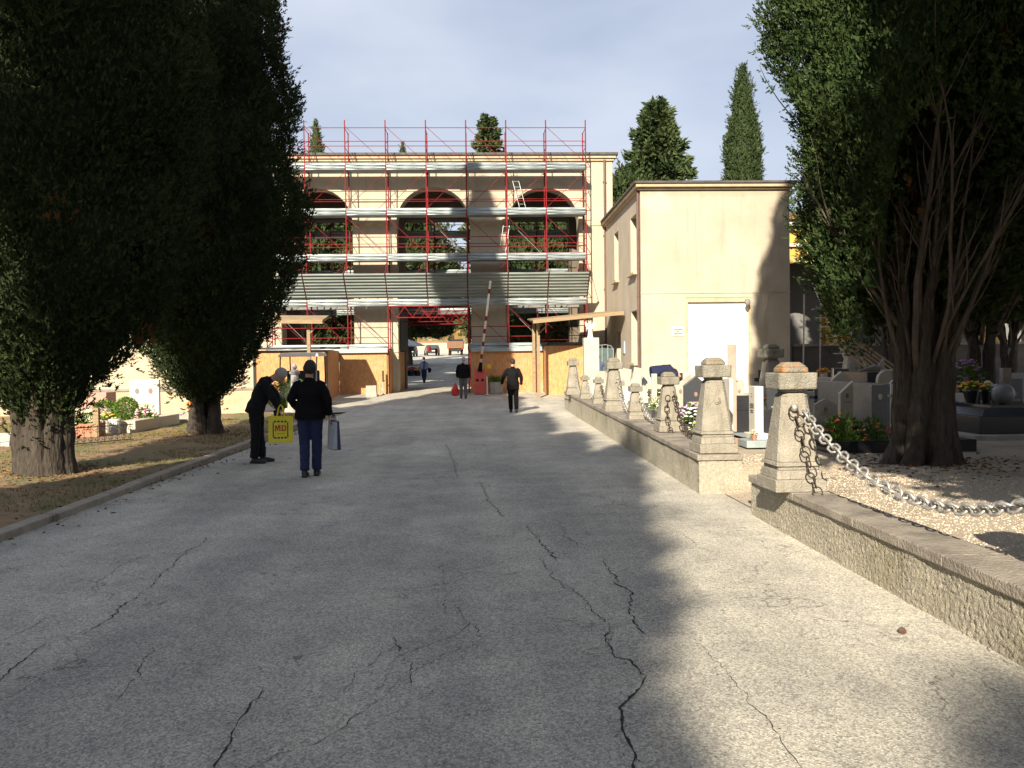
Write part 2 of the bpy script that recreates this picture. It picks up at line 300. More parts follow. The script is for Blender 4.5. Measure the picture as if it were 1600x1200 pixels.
def copy_tree(o, parent=None, loc=None, rz=None, scale=None, label=None):
    c = o.copy(); COL.objects.link(c)
    if parent is not None: c.parent = parent
    if loc is not None: c.location = loc
    if rz is not None: c.rotation_euler = (0,0,rz)
    if scale is not None: c.scale = scale if hasattr(scale, '__len__') else (scale,)*3
    if label: c['label'] = label
    for ch in [x for x in bpy.data.objects if x.parent == o]: copy_tree(ch, c)
    return c
def gz(y): return float(np.interp(y, [-100,26,30,34.5,37.4,44,51,80,117,149,200,400], [0,0,.05,.16,.30,.38,.44,1.6,3.0,3.8,5.5,12]))
def sheet(name, m, x0, x1, ys, dz, nx=2, kind='structure', zf=None, xf=None):
    mb = MB(); vs = []
    for y in ys:
        for i in range(nx):
            t = i/(nx-1); a, b = (xf(y) if xf else (x0, x1)); x = a+(b-a)*t; vs.append((x, y, (zf(x, y) if zf else gz(y))+dz))
    k = len(ys); mb.add(vs, [(j*nx+i, j*nx+i+1, (j+1)*nx+i+1, (j+1)*nx+i) for j in range(k-1) for i in range(nx-1)])
    o = mb.build(name, m, smooth=True); o['kind'] = kind; return o
# ------------------------------------------------------------------ foliage
def leaf_mesh(name, P, D, Ln, Wd, tint, m, parent=None, core=None):
    n = len(P); D = D/np.linalg.norm(D, axis=1, keepdims=True); rnd = rng.normal(size=(n,3)); Sd = np.cross(D, rnd); Sd /= np.linalg.norm(Sd, axis=1, keepdims=True)+1e-9
    Ln = Ln[:,None]; Wd = Wd[:,None]; nr = np.cross(D, Sd)
    V = np.stack([P, P+D*Ln*.45+Sd*Wd, P+D*Ln+nr*Ln*.12, P+D*Ln*.45-Sd*Wd], 1).reshape(-1,3)
    T = np.repeat(tint, 4); F = np.arange(4*n).reshape(n,4)
    if core is not None:
        cv, cf, ct = core; F = np.vstack([F, cf+len(V)]); V = np.vstack([V, cv]); T = np.concatenate([T, ct])
    me = bpy.data.meshes.new(name); me.vertices.add(len(V)); me.vertices.foreach_set('co', V.astype(np.float32).ravel())
    me.loops.add(F.size); me.loops.foreach_set('vertex_index', F.ravel().astype(np.int32)); me.polygons.add(len(F)); me.polygons.foreach_set('loop_start', np.arange(0, F.size, 4, dtype=np.int32))
    a = me.attributes.new('tint', 'FLOAT', 'POINT'); a.data.foreach_set('value', T.astype(np.float32))
    me.materials.append(m); me.update(); me.validate()
    return link(name, me, parent)
def crown(parent, c, prof, zt, nl, m, leaf=.12, clump=.34, ncl=900, up=.9, zmin=None, core=.74, rough=.18, seed=1, dead=.04, nrow=40, yscale=1.):
    """prof: list of (z, r). c: centre x, y. zmin(theta)->lowest foliage height."""
    g = np.random.default_rng(seed); zs = np.array([p[0] for p in prof]); rs = np.array([p[1] for p in prof])
    def lump(th, z):
        return 1+rough*(np.sin(2*th+z*1.9+seed)+.8*np.sin(3*th-z*2.9+seed*2)+.7*np.sin(5*th+z*4.3)*np.sin(z*1.7+th))/2.0
    wz = np.linspace(zs[0], zs[-1], 400); wr = np.interp(wz, zs, rs)+.12; cdf = np.cumsum(wr); cdf /= cdf[-1]
    z = np.interp(g.random(ncl), cdf, wz); th = g.random(ncl)*2*np.pi
    if zmin is not None:
        keep = z > zmin(th); z = z[keep]; th = th[keep]
    k = len(z); r = np.interp(z, zs, rs)*lump(th, z)*g.uniform(.82, 1.02, k)
    cc = np.stack([c[0]+r*np.cos(th), c[1]+r*np.sin(th)*yscale, z], 1)
    cs = clump*g.uniform(.6, 1.5, k); ct = g.beta(2, 2.6, k)*.85; dd = g.random(k) < dead; ct[dd] = 1.0
    npl = 13; ns = max(1, nl//npl); nl = ns*npl; ci = g.integers(0, k, ns)
    outw = np.stack([np.cos(th), np.sin(th), np.zeros(k)], 1)
    q = g.normal(size=(ns,3)); q /= np.linalg.norm(q, axis=1, keepdims=True); q *= g.random((ns,1))**.4
    q[:,2] *= 1.3
    B = cc[ci]+q*cs[ci][:,None]*.52
    A = q*.75+outw[ci]*.5+np.array([0,0,up])+g.normal(size=(ns,3))*.38; A /= np.linalg.norm(A, axis=1, keepdims=True)
    sl_ = leaf*g.uniform(1.2, 2.7, ns)
    tt = np.tile((np.arange(npl)+.5)/npl, ns); B = np.repeat(B, npl, 0); A2 = np.repeat(A, npl, 0); SL = np.repeat(sl_, npl)
    lat = g.normal(size=(nl,3)); lat -= A2*(lat*A2).sum(1)[:,None]; lat /= np.linalg.norm(lat, axis=1, keepdims=True)+1e-9
    P = B+A2*(tt*SL)[:,None]; D = A2*.95+lat*(.85*(1-.6*tt))[:,None]
    ct2 = np.repeat(ct[ci]+g.normal(size=ns)*.09, npl); tint = np.clip(ct2+g.normal(size=nl)*.05, 0, .88); dm = np.repeat(ct[ci], npl) > .99; tint[dm] = g.uniform(.9, 1, int(dm.sum()))
    Ln = leaf*g.uniform(.55, 1.15, nl)*(1.1-.55*tt); Wd = Ln*g.uniform(.16, .26, nl)
    if core:                     # coarser inner foliage that closes the crown behind the outer sprays
        n2 = nl//3; z2 = np.interp(g.random(n2), cdf, wz); t2 = g.random(n2)*2*np.pi
        if zmin is not None: kp = z2 > zmin(t2)+.25; z2 = z2[kp]; t2 = t2[kp]; n2 = len(z2)
        r2 = np.interp(z2, zs, rs)*lump(t2, z2)*g.uniform(.84, 1.0, n2); P2 = np.stack([c[0]+r2*np.cos(t2), c[1]+r2*np.sin(t2)*yscale, z2], 1)
        D2 = np.stack([np.cos(t2)*.6, np.sin(t2)*.6, np.full(n2, 1.)], 1)+g.normal(size=(n2,3))*.5
        P = np.vstack([P, P2]); D = np.vstack([D, D2]); tint = np.concatenate([tint, np.clip(g.beta(2,3,n2)*.8, 0, .85)])
        L2 = leaf*g.uniform(.9, 1.6, n2); Ln = np.concatenate([Ln, L2]); Wd = np.concatenate([Wd, L2*g.uniform(.14,.24,n2)])
    cor = None
    if core:
        nth = 64; nrow = max(nrow, int((zs[-1]-zs[0])*6)); zz = np.linspace(zs[0]+.15, zs[-1]-.1, nrow); TH, ZZ = np.meshgrid(np.arange(nth)*2*np.pi/nth, zz)
        rr = np.interp(ZZ, zs, rs)*lump(TH, ZZ)*core*(.96+.07*g.normal(size=TH.shape))
        if zmin is not None:
            zm = zmin(TH); bad = ZZ < zm+.8; ZZ = np.where(bad, zm+.8, ZZ); rr = np.where(bad, np.interp(zm+.8, zs, rs)*core*.75, rr)
        cv = np.stack([c[0]+rr*np.cos(TH), c[1]+rr*np.sin(TH)*yscale, ZZ], -1).reshape(-1,3)
        ii, jj = np.meshgrid(np.arange(nrow-1), np.arange(nth), indexing='ij'); j2 = (jj+1) % nth
        cf = np.stack([ii*nth+jj, ii*nth+j2, (ii+1)*nth+j2, (ii+1)*nth+jj], -1).reshape(-1,4); cor = (cv, cf, np.full(len(cv), .12))
    return leaf_mesh('crown', P, D, Ln, Wd, tint, m, parent, cor)
def nz_(o, amp, fr, zs_=1.8):
    me = o.data; n = len(me.vertices); co = np.empty(n*3, np.float32); me.vertices.foreach_get('co', co); co = co.reshape(-1,3); nr = np.empty(n*3, np.float32); me.vertices.foreach_get('normal', nr); nr = nr.reshape(-1,3)
    hh = np.array([noise.noise((c[0]*fr, c[1]*fr, c[2]*fr*zs_)) for c in co]); co += nr*(hh*amp)[:,None]; me.vertices.foreach_set('co', co.ravel()); me.update()
def resample(pts, rs, n):
    P = np.array(pts, float); d_ = np.r_[0, np.cumsum(np.linalg.norm(np.diff(P, axis=0), axis=1))]; q = np.linspace(0, d_[-1], n)
    return [tuple(np.interp(v, d_, P[:,i]) for i in range(3)) for v in q], [float(np.interp(v, d_, rs)) for v in q]
def trunk(parent, c, z0, ztop, r0, stems=5, seed=1, spread=.25):
    g = random.Random(seed); mb = MB()
    for i in range(stems):
        a = 2*math.pi*i/stems+g.uniform(-.3,.3); rr = r0*(.45 if stems > 1 else 0)
        pts = []; rs = []
        for t in (0,.04,.15,.35,.6,1):
            z = z0-.1+(ztop-z0)*t; k = rr*(1+.7*(1-t)**6)+spread*t*(1 if stems > 1 else .1)
            pts.append((c[0]+math.cos(a+t*.3)*k+g.uniform(-.02,.02), c[1]+math.sin(a+t*.3)*k, z)); rs.append((r0*(.62 if stems > 1 else 1))*(1+.55*(1-t)**7)*(1-.6*t))
        pts, rs = resample(pts, rs, 34); mb.path(pts, rs, 22)
    o = mb.build('trunk', BARK, parent, smooth=True); nz_(o, .05*r0/.28, 13, .16); nz_(o, .016, 34, .12); nz_(o, .02, 6, .8); return o
def sphere_bush(name, loc, r, label, cat, m=LEAF_H, n=1800, leaf=.035, group=None, parent=None):
    P = rng.normal(size=(n,3)); P /= np.linalg.norm(P, axis=1, keepdims=True); D = P+rng.normal(size=(n,3))*.5; r_ = np.array(r if hasattr(r,'__len__') else (r,r,r))
    Pp = P*r_*rng.uniform(.72,1,(n,1))+np.array(loc)+np.array([0,0,r_[2]])
    o = leaf_mesh(name, Pp, D, leaf*rng.uniform(.6,1.5,n), leaf*.3*np.ones(n), rng.random(n), m, parent)
    if parent is None:
        o.data.transform(Matrix.Translation(-Vector(loc))); o.location = loc; tag(o, label, cat, group)
    return o
# ------------------------------------------------------------------ ground, road, verge
YS = [-30,-10,-5,0,5,10,15,20,24,26,28,30,32,34.5,36,37.4,40,44,51,60,70,80,95,117,130,149,175,200]
sheet('terrain', TERR, -220, 220, [-60]+YS+[260,320,400], -.05, 9, zf=lambda x,y: gz(y)+(max(0,y-150)*.10 if y > 150 else 0)*(1+.3*math.sin(x*.04))*(1 if x > -40 else .3))
sheet('road', ASPH, -4.45, 7.0, [y for y in YS if y <= 44], 0, 24)
sheet('yard', ASPH, -40, -4.45, [24,26,28,30,32,34.5,36,37.4,40,44], .004, 4, xf=lambda y: (-30, -4.45 if y >= 27.5 else -7.4))
sheet('yard', ASPH, -34, 30, [44,51,60,70,80,95,117,130,149,165], .004, 6)
def vz(x, y): return gz(y)+.055+.05*noise.noise((x*.5, y*.5, 0))+.018*noise.noise((x*3, y*3, 1))+.06*max(0, min(1, (-x-4.7)/1.5))-(.03 if x > -4.62 else 0)
ys = [-14+.33*i for i in range(125)]
sheet('verge', DIRT, -16, -4.5, ys, 0, 40, zf=vz, xf=lambda y: (-16, -4.5-.025*max(0, y-8)))
# kerb
mb = MB(); y = -12.
while y < 26.5:
    ln = random.uniform(.9, 1.1); xa = -4.46-.028*max(0, y-8)*.9; xb = -4.46-.028*max(0, y+ln-8)*.9; j = random.uniform(-.008, .008)
    z = gz(y)+.075+random.uniform(-.008,.008)
    mb.add([(xa+.07+j,y,z-.2),(xa+.07+j,y,z),(xa-.07+j,y,z+.01),(xa-.07+j,y,z-.2),(xb+.07+j,y+ln-.012,z-.2),(xb+.07+j,y+ln-.012,z),(xb-.07+j,y+ln-.012,z+.01),(xb-.07+j,y+ln-.012,z-.2)],
           [(0,1,2,3),(4,7,6,5),(0,4,5,1),(1,5,6,2),(2,6,7,3),(0,3,7,4)]); y += ln
struct('kerb', mb, KERBM, bevel=.012)
# right gravel cemetery floor with ramp at the entrance
def sm(t): t = max(0, min(1, t)); return t*t*(3-2*t)
def rz(x, y):
    hi = .35+.05*sm((y-9.5)/3)+max(0, gz(y))+.02*noise.noise((x*.8, y*.8, 3))+.006*noise.noise((x*6, y*6, 3))
    ramp = .008+.37*sm((x-2.75)/2.2)
    k = sm((y-8.42)/.15)*(1-sm((y-9.62)/.15)); k2 = 1 if x > 3.1 else k
    return hi*(1-k)+ramp*k if x > 3.05 else ramp
gx = [2.9+.11*i for i in range(50)]+[8.4+.9*i for i in range(40)]
gy = [-12+.8*i for i in range(18)]+[2.4+.09*i for i in range(90)]+[10.5+.75*i for i in range(26)]
mb = MB(); nx = len(gx)
mb.add([(x, y, rz(max(x, 3.1) if not 8.4 < y < 9.66 else x, y)) for y in gy for x in gx], [(j*nx+i, j*nx+i+1, (j+1)*nx+i+1, (j+1)*nx+i) for j in range(len(gy)-1) for i in range(nx-1)])
struct('gravel_ground', mb, GRAV, smooth=True)
# loose pebbles over the near gravel
n = 42000; px = rng.uniform(3.2, 9.5, n); py = rng.uniform(2.6, 10.5, n); pz = np.array([rz(a, b) for a, b in zip(px, py)])
s = rng.uniform(.003, .0105, n); base = np.array([(1,0,0),(0,1,0),(-1,0,0),(0,-1,0),(0,0,.7),(0,0,-.7)])
V = np.stack([px,py,pz],1)[:,None,:]+(base[None]*rng.uniform(.6,1.3,(n,6,3)))*s[:,None,None]; ang = rng.random(n)*6.28
F = np.array([(0,1,4),(1,2,4),(2,3,4),(3,0,4),(1,0,5),(2,1,5),(3,2,5),(0,3,5)])[None]+6*np.arange(n)[:,None,None]
me = bpy.data.meshes.new('loose_gravel'); me.from_pydata(V.reshape(-1,3).tolist(), [], F.reshape(-1,3).tolist()); me.materials.append(PEB); o = link('loose_gravel', me)
tag(o, 'loose pale pebbles scattered over the gravel behind the low wall', 'gravel', kind='stuff')
# grass tufts and litter on the verge
n = 15000; gx_ = rng.uniform(-13, -4.7, n); gy_ = rng.uniform(2, 26, n)
msk = np.array([noise.noise((a*.55, b*.55, 5)) for a, b in zip(gx_, gy_)])+(gx_ < -6.3)*.25 > -.06; gx_ = gx_[msk]; gy_ = gy_[msk]; n = len(gx_)
P = np.stack([gx_, gy_, np.array([vz(a, b) for a, b in zip(gx_, gy_)])-.004], 1); P = np.repeat(P, 5, 0)+rng.normal(size=(n*5,3))*np.array([.03,.03,0]); D = rng.normal(size=(n*5,3))*.35+np.array([0,0,1])
GRM = leafmat('grass_blade', (.10,.12,.03), (.22,.20,.07)); o = leaf_mesh('grass', P, D, rng.uniform(.02,.055,n*5), np.full(n*5,.004), rng.random(n*5), GRM); tag(o, 'short patchy grass on the dirt verge under the cypresses', 'grass', kind='stuff')
n = 1500; lx = -4.5+rng.normal(size=n)*.22+(rng.random(n)<.6)*rng.uniform(-8,0,n); ly = rng.uniform(4, 26, n); P = np.stack([lx, ly, np.array([max(vz(a,b) if a < -4.5 else gz(b), gz(b))+.006 for a, b in zip(lx, ly)])],1)
for tx, ty, hz in ((-6.2,12.05,None),(-6.17,18.8,None),(5.15,9.35,1)):
    k = 700; a_ = rng.random(k)*6.283; r_ = .35+np.abs(rng.normal(size=k))*.55; qx = tx+r_*np.cos(a_); qy = ty+r_*np.sin(a_); P = np.vstack([P, np.stack([qx, qy, np.array([(rz(u, v) if hz else vz(u, v))+.006 for u, v in zip(qx, qy)])], 1)])
n = len(P); D = rng.normal(size=(n,3))*np.array([1,1,.15]); LIT = leafmat('dry_leaf', (.10,.06,.03), (.26,.16,.08)); o = leaf_mesh('leaf_litter', P, D, rng.uniform(.03,.08,n), np.full(n,.012), rng.random(n), LIT); tag(o, 'dry brown leaf and twig litter along the kerb and round the trunks', 'litter', kind='stuff')
# cracks in the asphalt
def crack(pts, w0, w1, seed):
    g = random.Random(seed); P = []
    for (a, b) in zip(pts[:-1], pts[1:]):
        a = Vector(a); b = Vector(b); ln = (b-a).length; k = max(2, int(ln/.03)); nrm = Vector((-(b-a).y, (b-a).x)).normalized(); off = 0
        for i in range(k):
            off = off*.72+g.uniform(-.02,.02)*min(1, ln*2); P.append(a+(b-a)*i/k+nrm*off)
    P.append(Vector(pts[-1])); n = len(P); vs = []
    for i, p in enumerate(P):
        t = (P[min(i+1,n-1)]-P[max(i-1,0)]).normalized(); nn = Vector((-t.y, t.x)); ww = .5*(w0+(w1-w0)*i/n)*g.uniform(.15,1.5)*min(1, i/4+.1, (n-1-i)/4+.1)
        z = gz(p.y)+.0035; vs += [(p.x-nn.x*ww, p.y-nn.y*ww, z), (p.x+nn.x*ww, p.y+nn.y*ww, z)]
    return vs, [(2*i, 2*i+1, 2*i+3, 2*i+2) for i in range(n-1)]
CRK = [(0.006, 0.011, [(0.98, 6.59), (0.96, 5.86), (1.03, 5.58), (0.94, 5.17), (0.93, 4.85), (0.95, 4.69)]), (0.006, 0.012, [(0.44, 8.05), (0.57, 7.07), (0.59, 6.56)]), (0.004, 0.008, [(0.47, 6.7), (0.53, 6.1), (0.62, 5.71), (0.7, 5.19), (0.76, 4.87)]), (0.007, 0.014, [(0.78, 4.9), (0.71, 4.64), (0.71, 4.36), (0.78, 4.32), (0.82, 4.09), (0.69, 3.83), (0.63, 3.71), (0.6, 3.46), (0.58, 3.17), (0.56, 3.01)]), (0.004, 0.006, [(0.79, 8.38), (0.77, 7.5), (0.85, 6.97)]), (0.006, 0.012, [(-1.08, 4.09), (-1.08, 3.91), (-1.09, 3.72), (-1.07, 3.54), (-1.06, 3.32), (-1.05, 3.17)]), (0.006, 0.008, [(-2.42, 4.05), (-2.49, 4.58), (-2.51, 4.86)]), (0.009, 0.005, [(-2.38, 4.96), (-2.37, 5.38), (-2.41, 6.16), (-2.49, 6.93), (-2.54, 7.89)]), (0.006, 0.008, [(-0.66, 16.55), (-0.39, 13.19), (-0.32, 11.48)]), (0.006, 0.009, [(0.01, 11.12), (0.13, 9.36), (0.24, 8.44)]), (0.003, 0.006, [(1.21, 4.6), (1.23, 4.37), (1.24, 4.01), (1.23, 3.71), (1.26, 3.55), (1.24, 3.27), (1.22, 3.04)]), (0.004, 0.004, [(-0.54, 4.85), (-0.38, 4.32), (-0.3, 3.98)]), (0.004, 0.003, [(-0.31, 6.55), (-0.23, 5.64), (-0.22, 5.2)]), (0.005, 0.004, [(-1.86, 4.73), (-1.75, 4.25), (-1.77, 3.93)])]
g = random.Random(21)
for _ in range(26):
    x = g.uniform(-4.1, 2.4); y = g.uniform(2.2, 24); P_ = [(x, y)]; hd = g.gauss(1.57, .45)
    for k in range(g.randint(3, 8)): hd += g.gauss(0, .5)+(1.57-hd)*.3; x += math.cos(hd)*g.uniform(.12,.4); y += math.sin(hd)*g.uniform(.15,.5); P_.append((x, y))
    CRK.append((.0025, .004, P_))
mb = MB()
for i, (w0, w1, p) in enumerate(CRK): v, f = crack(p, w0, w1, i); mb.add(v, f)
g = random.Random(5)
for w0, w1, p in CRK:            # crumbled edges
    for (a, b) in zip(p[:-1], p[1:]):
        for k in range(int(26*(Vector(b)-Vector(a)).length*w0/.006)+1):
            q = Vector(a).lerp(Vector(b), g.random()); x = q.x+g.gauss(0,.028); y = q.y+g.gauss(0,.028); r_ = g.uniform(.003,.008); z = gz(y)+.0035; an = g.random()*6.28
            mb.add([(x+r_*math.cos(an+j*2.1)*g.uniform(.6,1.3), y+r_*math.sin(an+j*2.1)*g.uniform(.6,1.3), z) for j in range(3)], [(0,1,2)])
struct('road_cracks', mb, mat('crack_dark', (.035,.033,.03), (.02,.02,.02), 9, .95))
# manhole patch and cone on the sunny side
mb = MB(); mb.ell((0,0,.03), (.035,.03,.032), 12, 8); 
for k in range(30):
    a = k*2.4; h = (k/30)*.05; r = .036*math.sin(math.pi*(.25+.7*k/30)); mb.ell((r*math.cos(a), r*math.sin(a), .008+h), .007, 5, 4)
tag(mb.build('pine_cone', mat('cone_brown', (.12,.07,.045), (.07,.04,.03), 30, .8), org=(0,0,0)), 'small brown cypress cone lying on the sunny asphalt by the low wall', 'cone').location = (2.42, 4.62, .0)
bpy.data.objects['pine_cone'].scale = (.6,.6,.6)
# ------------------------------------------------------------------ buildings
def wallgrid(mb, axis, f0, f1, u0, u1, z0, z1, ops):
    us = sorted({u0, u1, *[o[0] for o in ops], *[o[1] for o in ops]}); zs = sorted({z0, z1, *[o[2] for o in ops], *[o[3] for o in ops]})
    for a, b in zip(us[:-1], us[1:]):
        runs = []
        for c, e in zip(zs[:-1], zs[1:]):
            if any(o[0] <= a and b <= o[1] and o[2] <= c and e <= o[3] for o in ops): continue
            if runs and abs(runs[-1][1]-c) < 1e-6: runs[-1][1] = e
            else: runs.append([c, e])
        for c, e in runs:
            if axis == 'x': mb.box(a, b, f0, f1, c, e)
            else: mb.box(f0, f1, a, b, c, e)
def arch_top(mb, xc, r, zs, zt, y0, y1, n=20):
    for i in range(n):
        a0 = math.pi-math.pi*i/n; a1 = math.pi-math.pi*(i+1)/n
        p = [(xc+r*math.cos(a0), zs+r*math.sin(a0)), (xc+r*math.cos(a1), zs+r*math.sin(a1))]
        mb.add([(p[0][0],y0,p[0][1]),(p[1][0],y0,p[1][1]),(p[1][0],y0,zt),(p[0][0],y0,zt),(p[0][0],y1,p[0][1]),(p[1][0],y1,p[1][1]),(p[1][0],y1,zt),(p[0][0],y1,zt)],
               [(0,1,2,3),(5,4,7,6),(0,4,5,1)])
def arch_ring(mb, xc, r0, r1, zs, y0, y1, n=24):
    vs = []
    for i in range(n+1):
        a = math.pi-math.pi*i/n
        for r, y in ((r0,y0),(r1,y0),(r1,y1),(r0,y1)): vs.append((xc+r*math.cos(a), y, zs+r*math.sin(a)))
    mb.add(vs, [(4*i+k, 4*i+(k+1)%4, 4*i+4+(k+1)%4, 4*i+4+k) for i in range(n) for k in range(4)]+[(0,1,2,3), (4*n,4*n+3,4*n+2,4*n+1)])
# gatehouse with three tall arches
X0, X1, YF, YB = -10.55, 6.4, 38.6, 43.4; BAYS = [(-7.35,1.65),(-1.98,1.7),(3.15,1.65)]; ZS, ZT = 8.12, 11.05
gh = thing('gatehouse', (-2.0, 41, .35), 'large cream gatehouse with three tall round arches behind red scaffolding', 'building')
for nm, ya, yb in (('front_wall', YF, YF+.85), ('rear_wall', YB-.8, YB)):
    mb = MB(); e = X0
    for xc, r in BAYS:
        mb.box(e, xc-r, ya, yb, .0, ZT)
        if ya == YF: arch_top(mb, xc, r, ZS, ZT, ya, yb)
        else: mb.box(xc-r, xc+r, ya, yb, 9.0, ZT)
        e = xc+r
    mb.box(e, X1, ya, yb, 0, ZT); mb.build(nm, PLAST if ya == YF else mat('dark_plaster', (.17,.135,.10), (.11,.09,.07), 1.5, .9, .3, 30), gh)  # rear wall colour darkened to carry the shade inside the arches
mb = MB()
for x in (X0, X1-.5): mb = MB(); mb.box(x, x+.5, YF+.85, YB-.8, 0, ZT); mb.build('side_wall', PLAST, gh)
mb = MB(); mb.box(X0+.05, X1-.05, YF+.1, YB-.1, ZT, ZT+.12); mb.build('ceiling', CORN, gh)
mb = MB(); mb.box(X0-.16, X1+.16, YF-.18, YB+.18, ZT+.05, ZT+.19); mb.box(X0-.08, X1+.08, YF-.09, YB+.09, ZT-.06, ZT+.05); mb.build('cornice', CORN, gh, bevel=.02)
mb = MB(); mb.box(X0-.24, X1+.24, YF-.26, YB+.26, ZT+.19, ZT+.30); mb.build('roof', ROOFM, gh)
for xc, r in BAYS:
    mb = MB(); arch_ring(mb, xc, r+.005, r+.30, ZS, YF-.05, YF+.05); mb.build('arch_moulding', PLAST, gh)
mb = MB()
for a, b in ((X0, -9.3), (-5.4,-3.98), (.02,1.2), (5.1,X1)): mb = MB(); mb.box(a, b, YF-.04, YF+.02, ZS-.12, ZS+.06); mb.build('impost_band', CORN, gh)
mb = MB()
for x in (-7.35, 3.15): mb = MB(); mb.box(x-1.66, x+1.66, YF+.3, YF+.6, 4.2, 4.45); mb.build('tie_beam', mat('grey_beam', (.20,.19,.18), None, 4), gh)
mb = MB(); mb.path([(6.02,YF-.1,ZT-.02),(6.02,YF-.1,.35)], .055, 8)
for z in (2.5,5,7.5,10): mb.box(5.94,6.1,YF-.12,YF,z,z+.04)
mb.build('downpipe', COPPER, gh)
# service building
sb = thing('service_building', (8.8, 34.4, .2), 'plain cream two storey block with a tall white door and shaded right edge', 'building')
A, B, C_, D_ = 6.05, 11.62, 30.3, 38.55; HT = 7.98
sw = [(31.1,32.3,5.0,7.2),(35.1,36.15,5.1,7.2),(31.1,32.3,1.56,3.57),(34.7,35.7,.3,2.9)]
mb = MB(); wallgrid(mb, 'y', A, A+.42, C_, D_, -.1, HT, sw); mb.build('side_wall', PLAST2, sb)
mb = MB(); wallgrid(mb, 'x', C_, C_+.4, A+.42, B, -.1, HT, [(7.72,10.17,.1,3.95)]); mb.box(B-.4, B, C_+.4, D_, -.1, HT); mb.build('front_wall', PLAST2, sb)
mb = MB(); mb.box(A-.02, B+.02, C_-.022, C_+.01, 4.10, 4.135); mb.build('string_course', PLAST2, sb)
mb = MB(); mb.box(A-.2, B+.12, C_-.24, D_-.1, HT, HT+.13); mb.box(A-.1, B+.06, C_-.12, D_-.1, HT-.07, HT); mb.build('cornice', CORN, sb, bevel=.02)
mb = MB(); mb.box(A-.26, B+.18, C_-.30, D_-.1, HT+.13, HT+.21); mb.build('roof', ROOFM, sb)
for y0, y1, z0, z1 in sw[:3]:
    mb = MB(); wallgrid(mb, 'y', A+.27, A+.33, y0, y1, z0, z1, [(y0+.07,(y0+y1)/2-.03,z0+.07,z1-.07),((y0+y1)/2+.03,y1-.07,z0+.07,z1-.07)]); f = mb.build('window', mat('window_frame', (.33,.27,.2), None, 4, .6), sb)
    mb = MB(); mb.box(A+.29, A+.305, y0+.05, y1-.05, z0+.05, z1-.05); mb.build('pane', GLASS, f)
    mb = MB(); mb.box(A-.16, A+.26, y0-.1, y1+.1, z0-.10, z0); mb.build('sill', CORN, f, bevel=.01)
mb = MB(); mb.box(A+.25, A+.32, 34.7, 35.7, .3, 2.9); mb.build('side_door', mat('dark_door', (.05,.045,.04), None, 4), sb)
dr = (lambda m_: (m_.box(7.80, 10.09, C_+.14, C_+.2, .1, 3.78), m_.build('white_door', WHITE, sb))[1])(MB())
mb = MB()
for k in range(1, 8): mb.box(7.82, 10.07, C_+.132, C_+.1395, .1+k*.47, .1+k*.47+.012)
mb.build('door_groove', flat('door_groove', (.6,.59,.56)), dr)
mb = MB(); mb.box(7.72, 7.80, C_+.02, C_+.2, .1, 3.78); mb.box(10.09, 10.17, C_+.02, C_+.2, .1, 3.78); mb.box(7.72, 10.17, C_+.02, C_+.2, 3.78, 3.95); mb.build('door_frame', CORN, sb)
mb = MB(); mb.path([(A-.07,C_+.12,HT-.05),(A-.07,C_+.12,.2)], .05, 8)
for z in (1.5,4,6.5): mb.box(A-.13, A, C_+.09, C_+.15, z, z+.04)
mb.build('downpipe', COPPER, sb)
mb = MB(); mb.cbox((9.95, C_-.12, 3.83), (.06,.22,.06)); mb.ell((9.95, C_-.25, 3.74), (.10,.10,.13)); mb.build('security_lamp', mat('lamp_grey', (.25,.25,.25), None, 5), sb)
sg = MB(); sg.box(7.19, 7.62, C_-.03, C_-.005, 2.53, 2.89); sg = sg.build('plaque', MARB, sb, bevel=.005)
mb = MB()
for (xa, xb, z) in ((7.24,7.38,2.745),(7.40,7.57,2.745),(7.37,7.44,2.67),(7.25,7.40,2.60),(7.42,7.56,2.60)):
    x = xa
    while x < xb: mb.box(x, x+.018, C_-.036, C_-.031, z-.01, z+.045); mb.box(x, x+.02, C_-.034, C_-.031, z+.03*(int(x*1000)%2), z+.03*(int(x*1000)%2)+.006); x += .026
mb.build('lettering', flat('ink', (.08,.08,.1)), sg)
mb = MB(); mb.box(A-.05, A, 33.7, 34.0, 1.95, 2.45); mb.build('intercom', mat('blue_plate', (.35,.42,.55), None, 5), sb)
# left boundary wall and columbarium on the left
bw = thing('boundary_wall', (-10.5, 27, 0), 'pale cream boundary wall with a coping line behind the left graves', 'wall')
mb = MB(); mb.box(-20, -7.15, 26.6, 27.0, -.1, 4.6); mb.build('wall', mat('pale_plaster', (.47,.40,.29), (.40,.34,.25), 1.2, .9, .3, 30), bw)
mb = MB(); mb.box(-20, -7.12, 26.45, 26.59, -.1, .86); mb.build('plinth', CORN, bw)
mb = MB(); mb.box(-20, -7.1, 26.41, 26.61, .861, .93); mb.build('coping', COPE, bw)
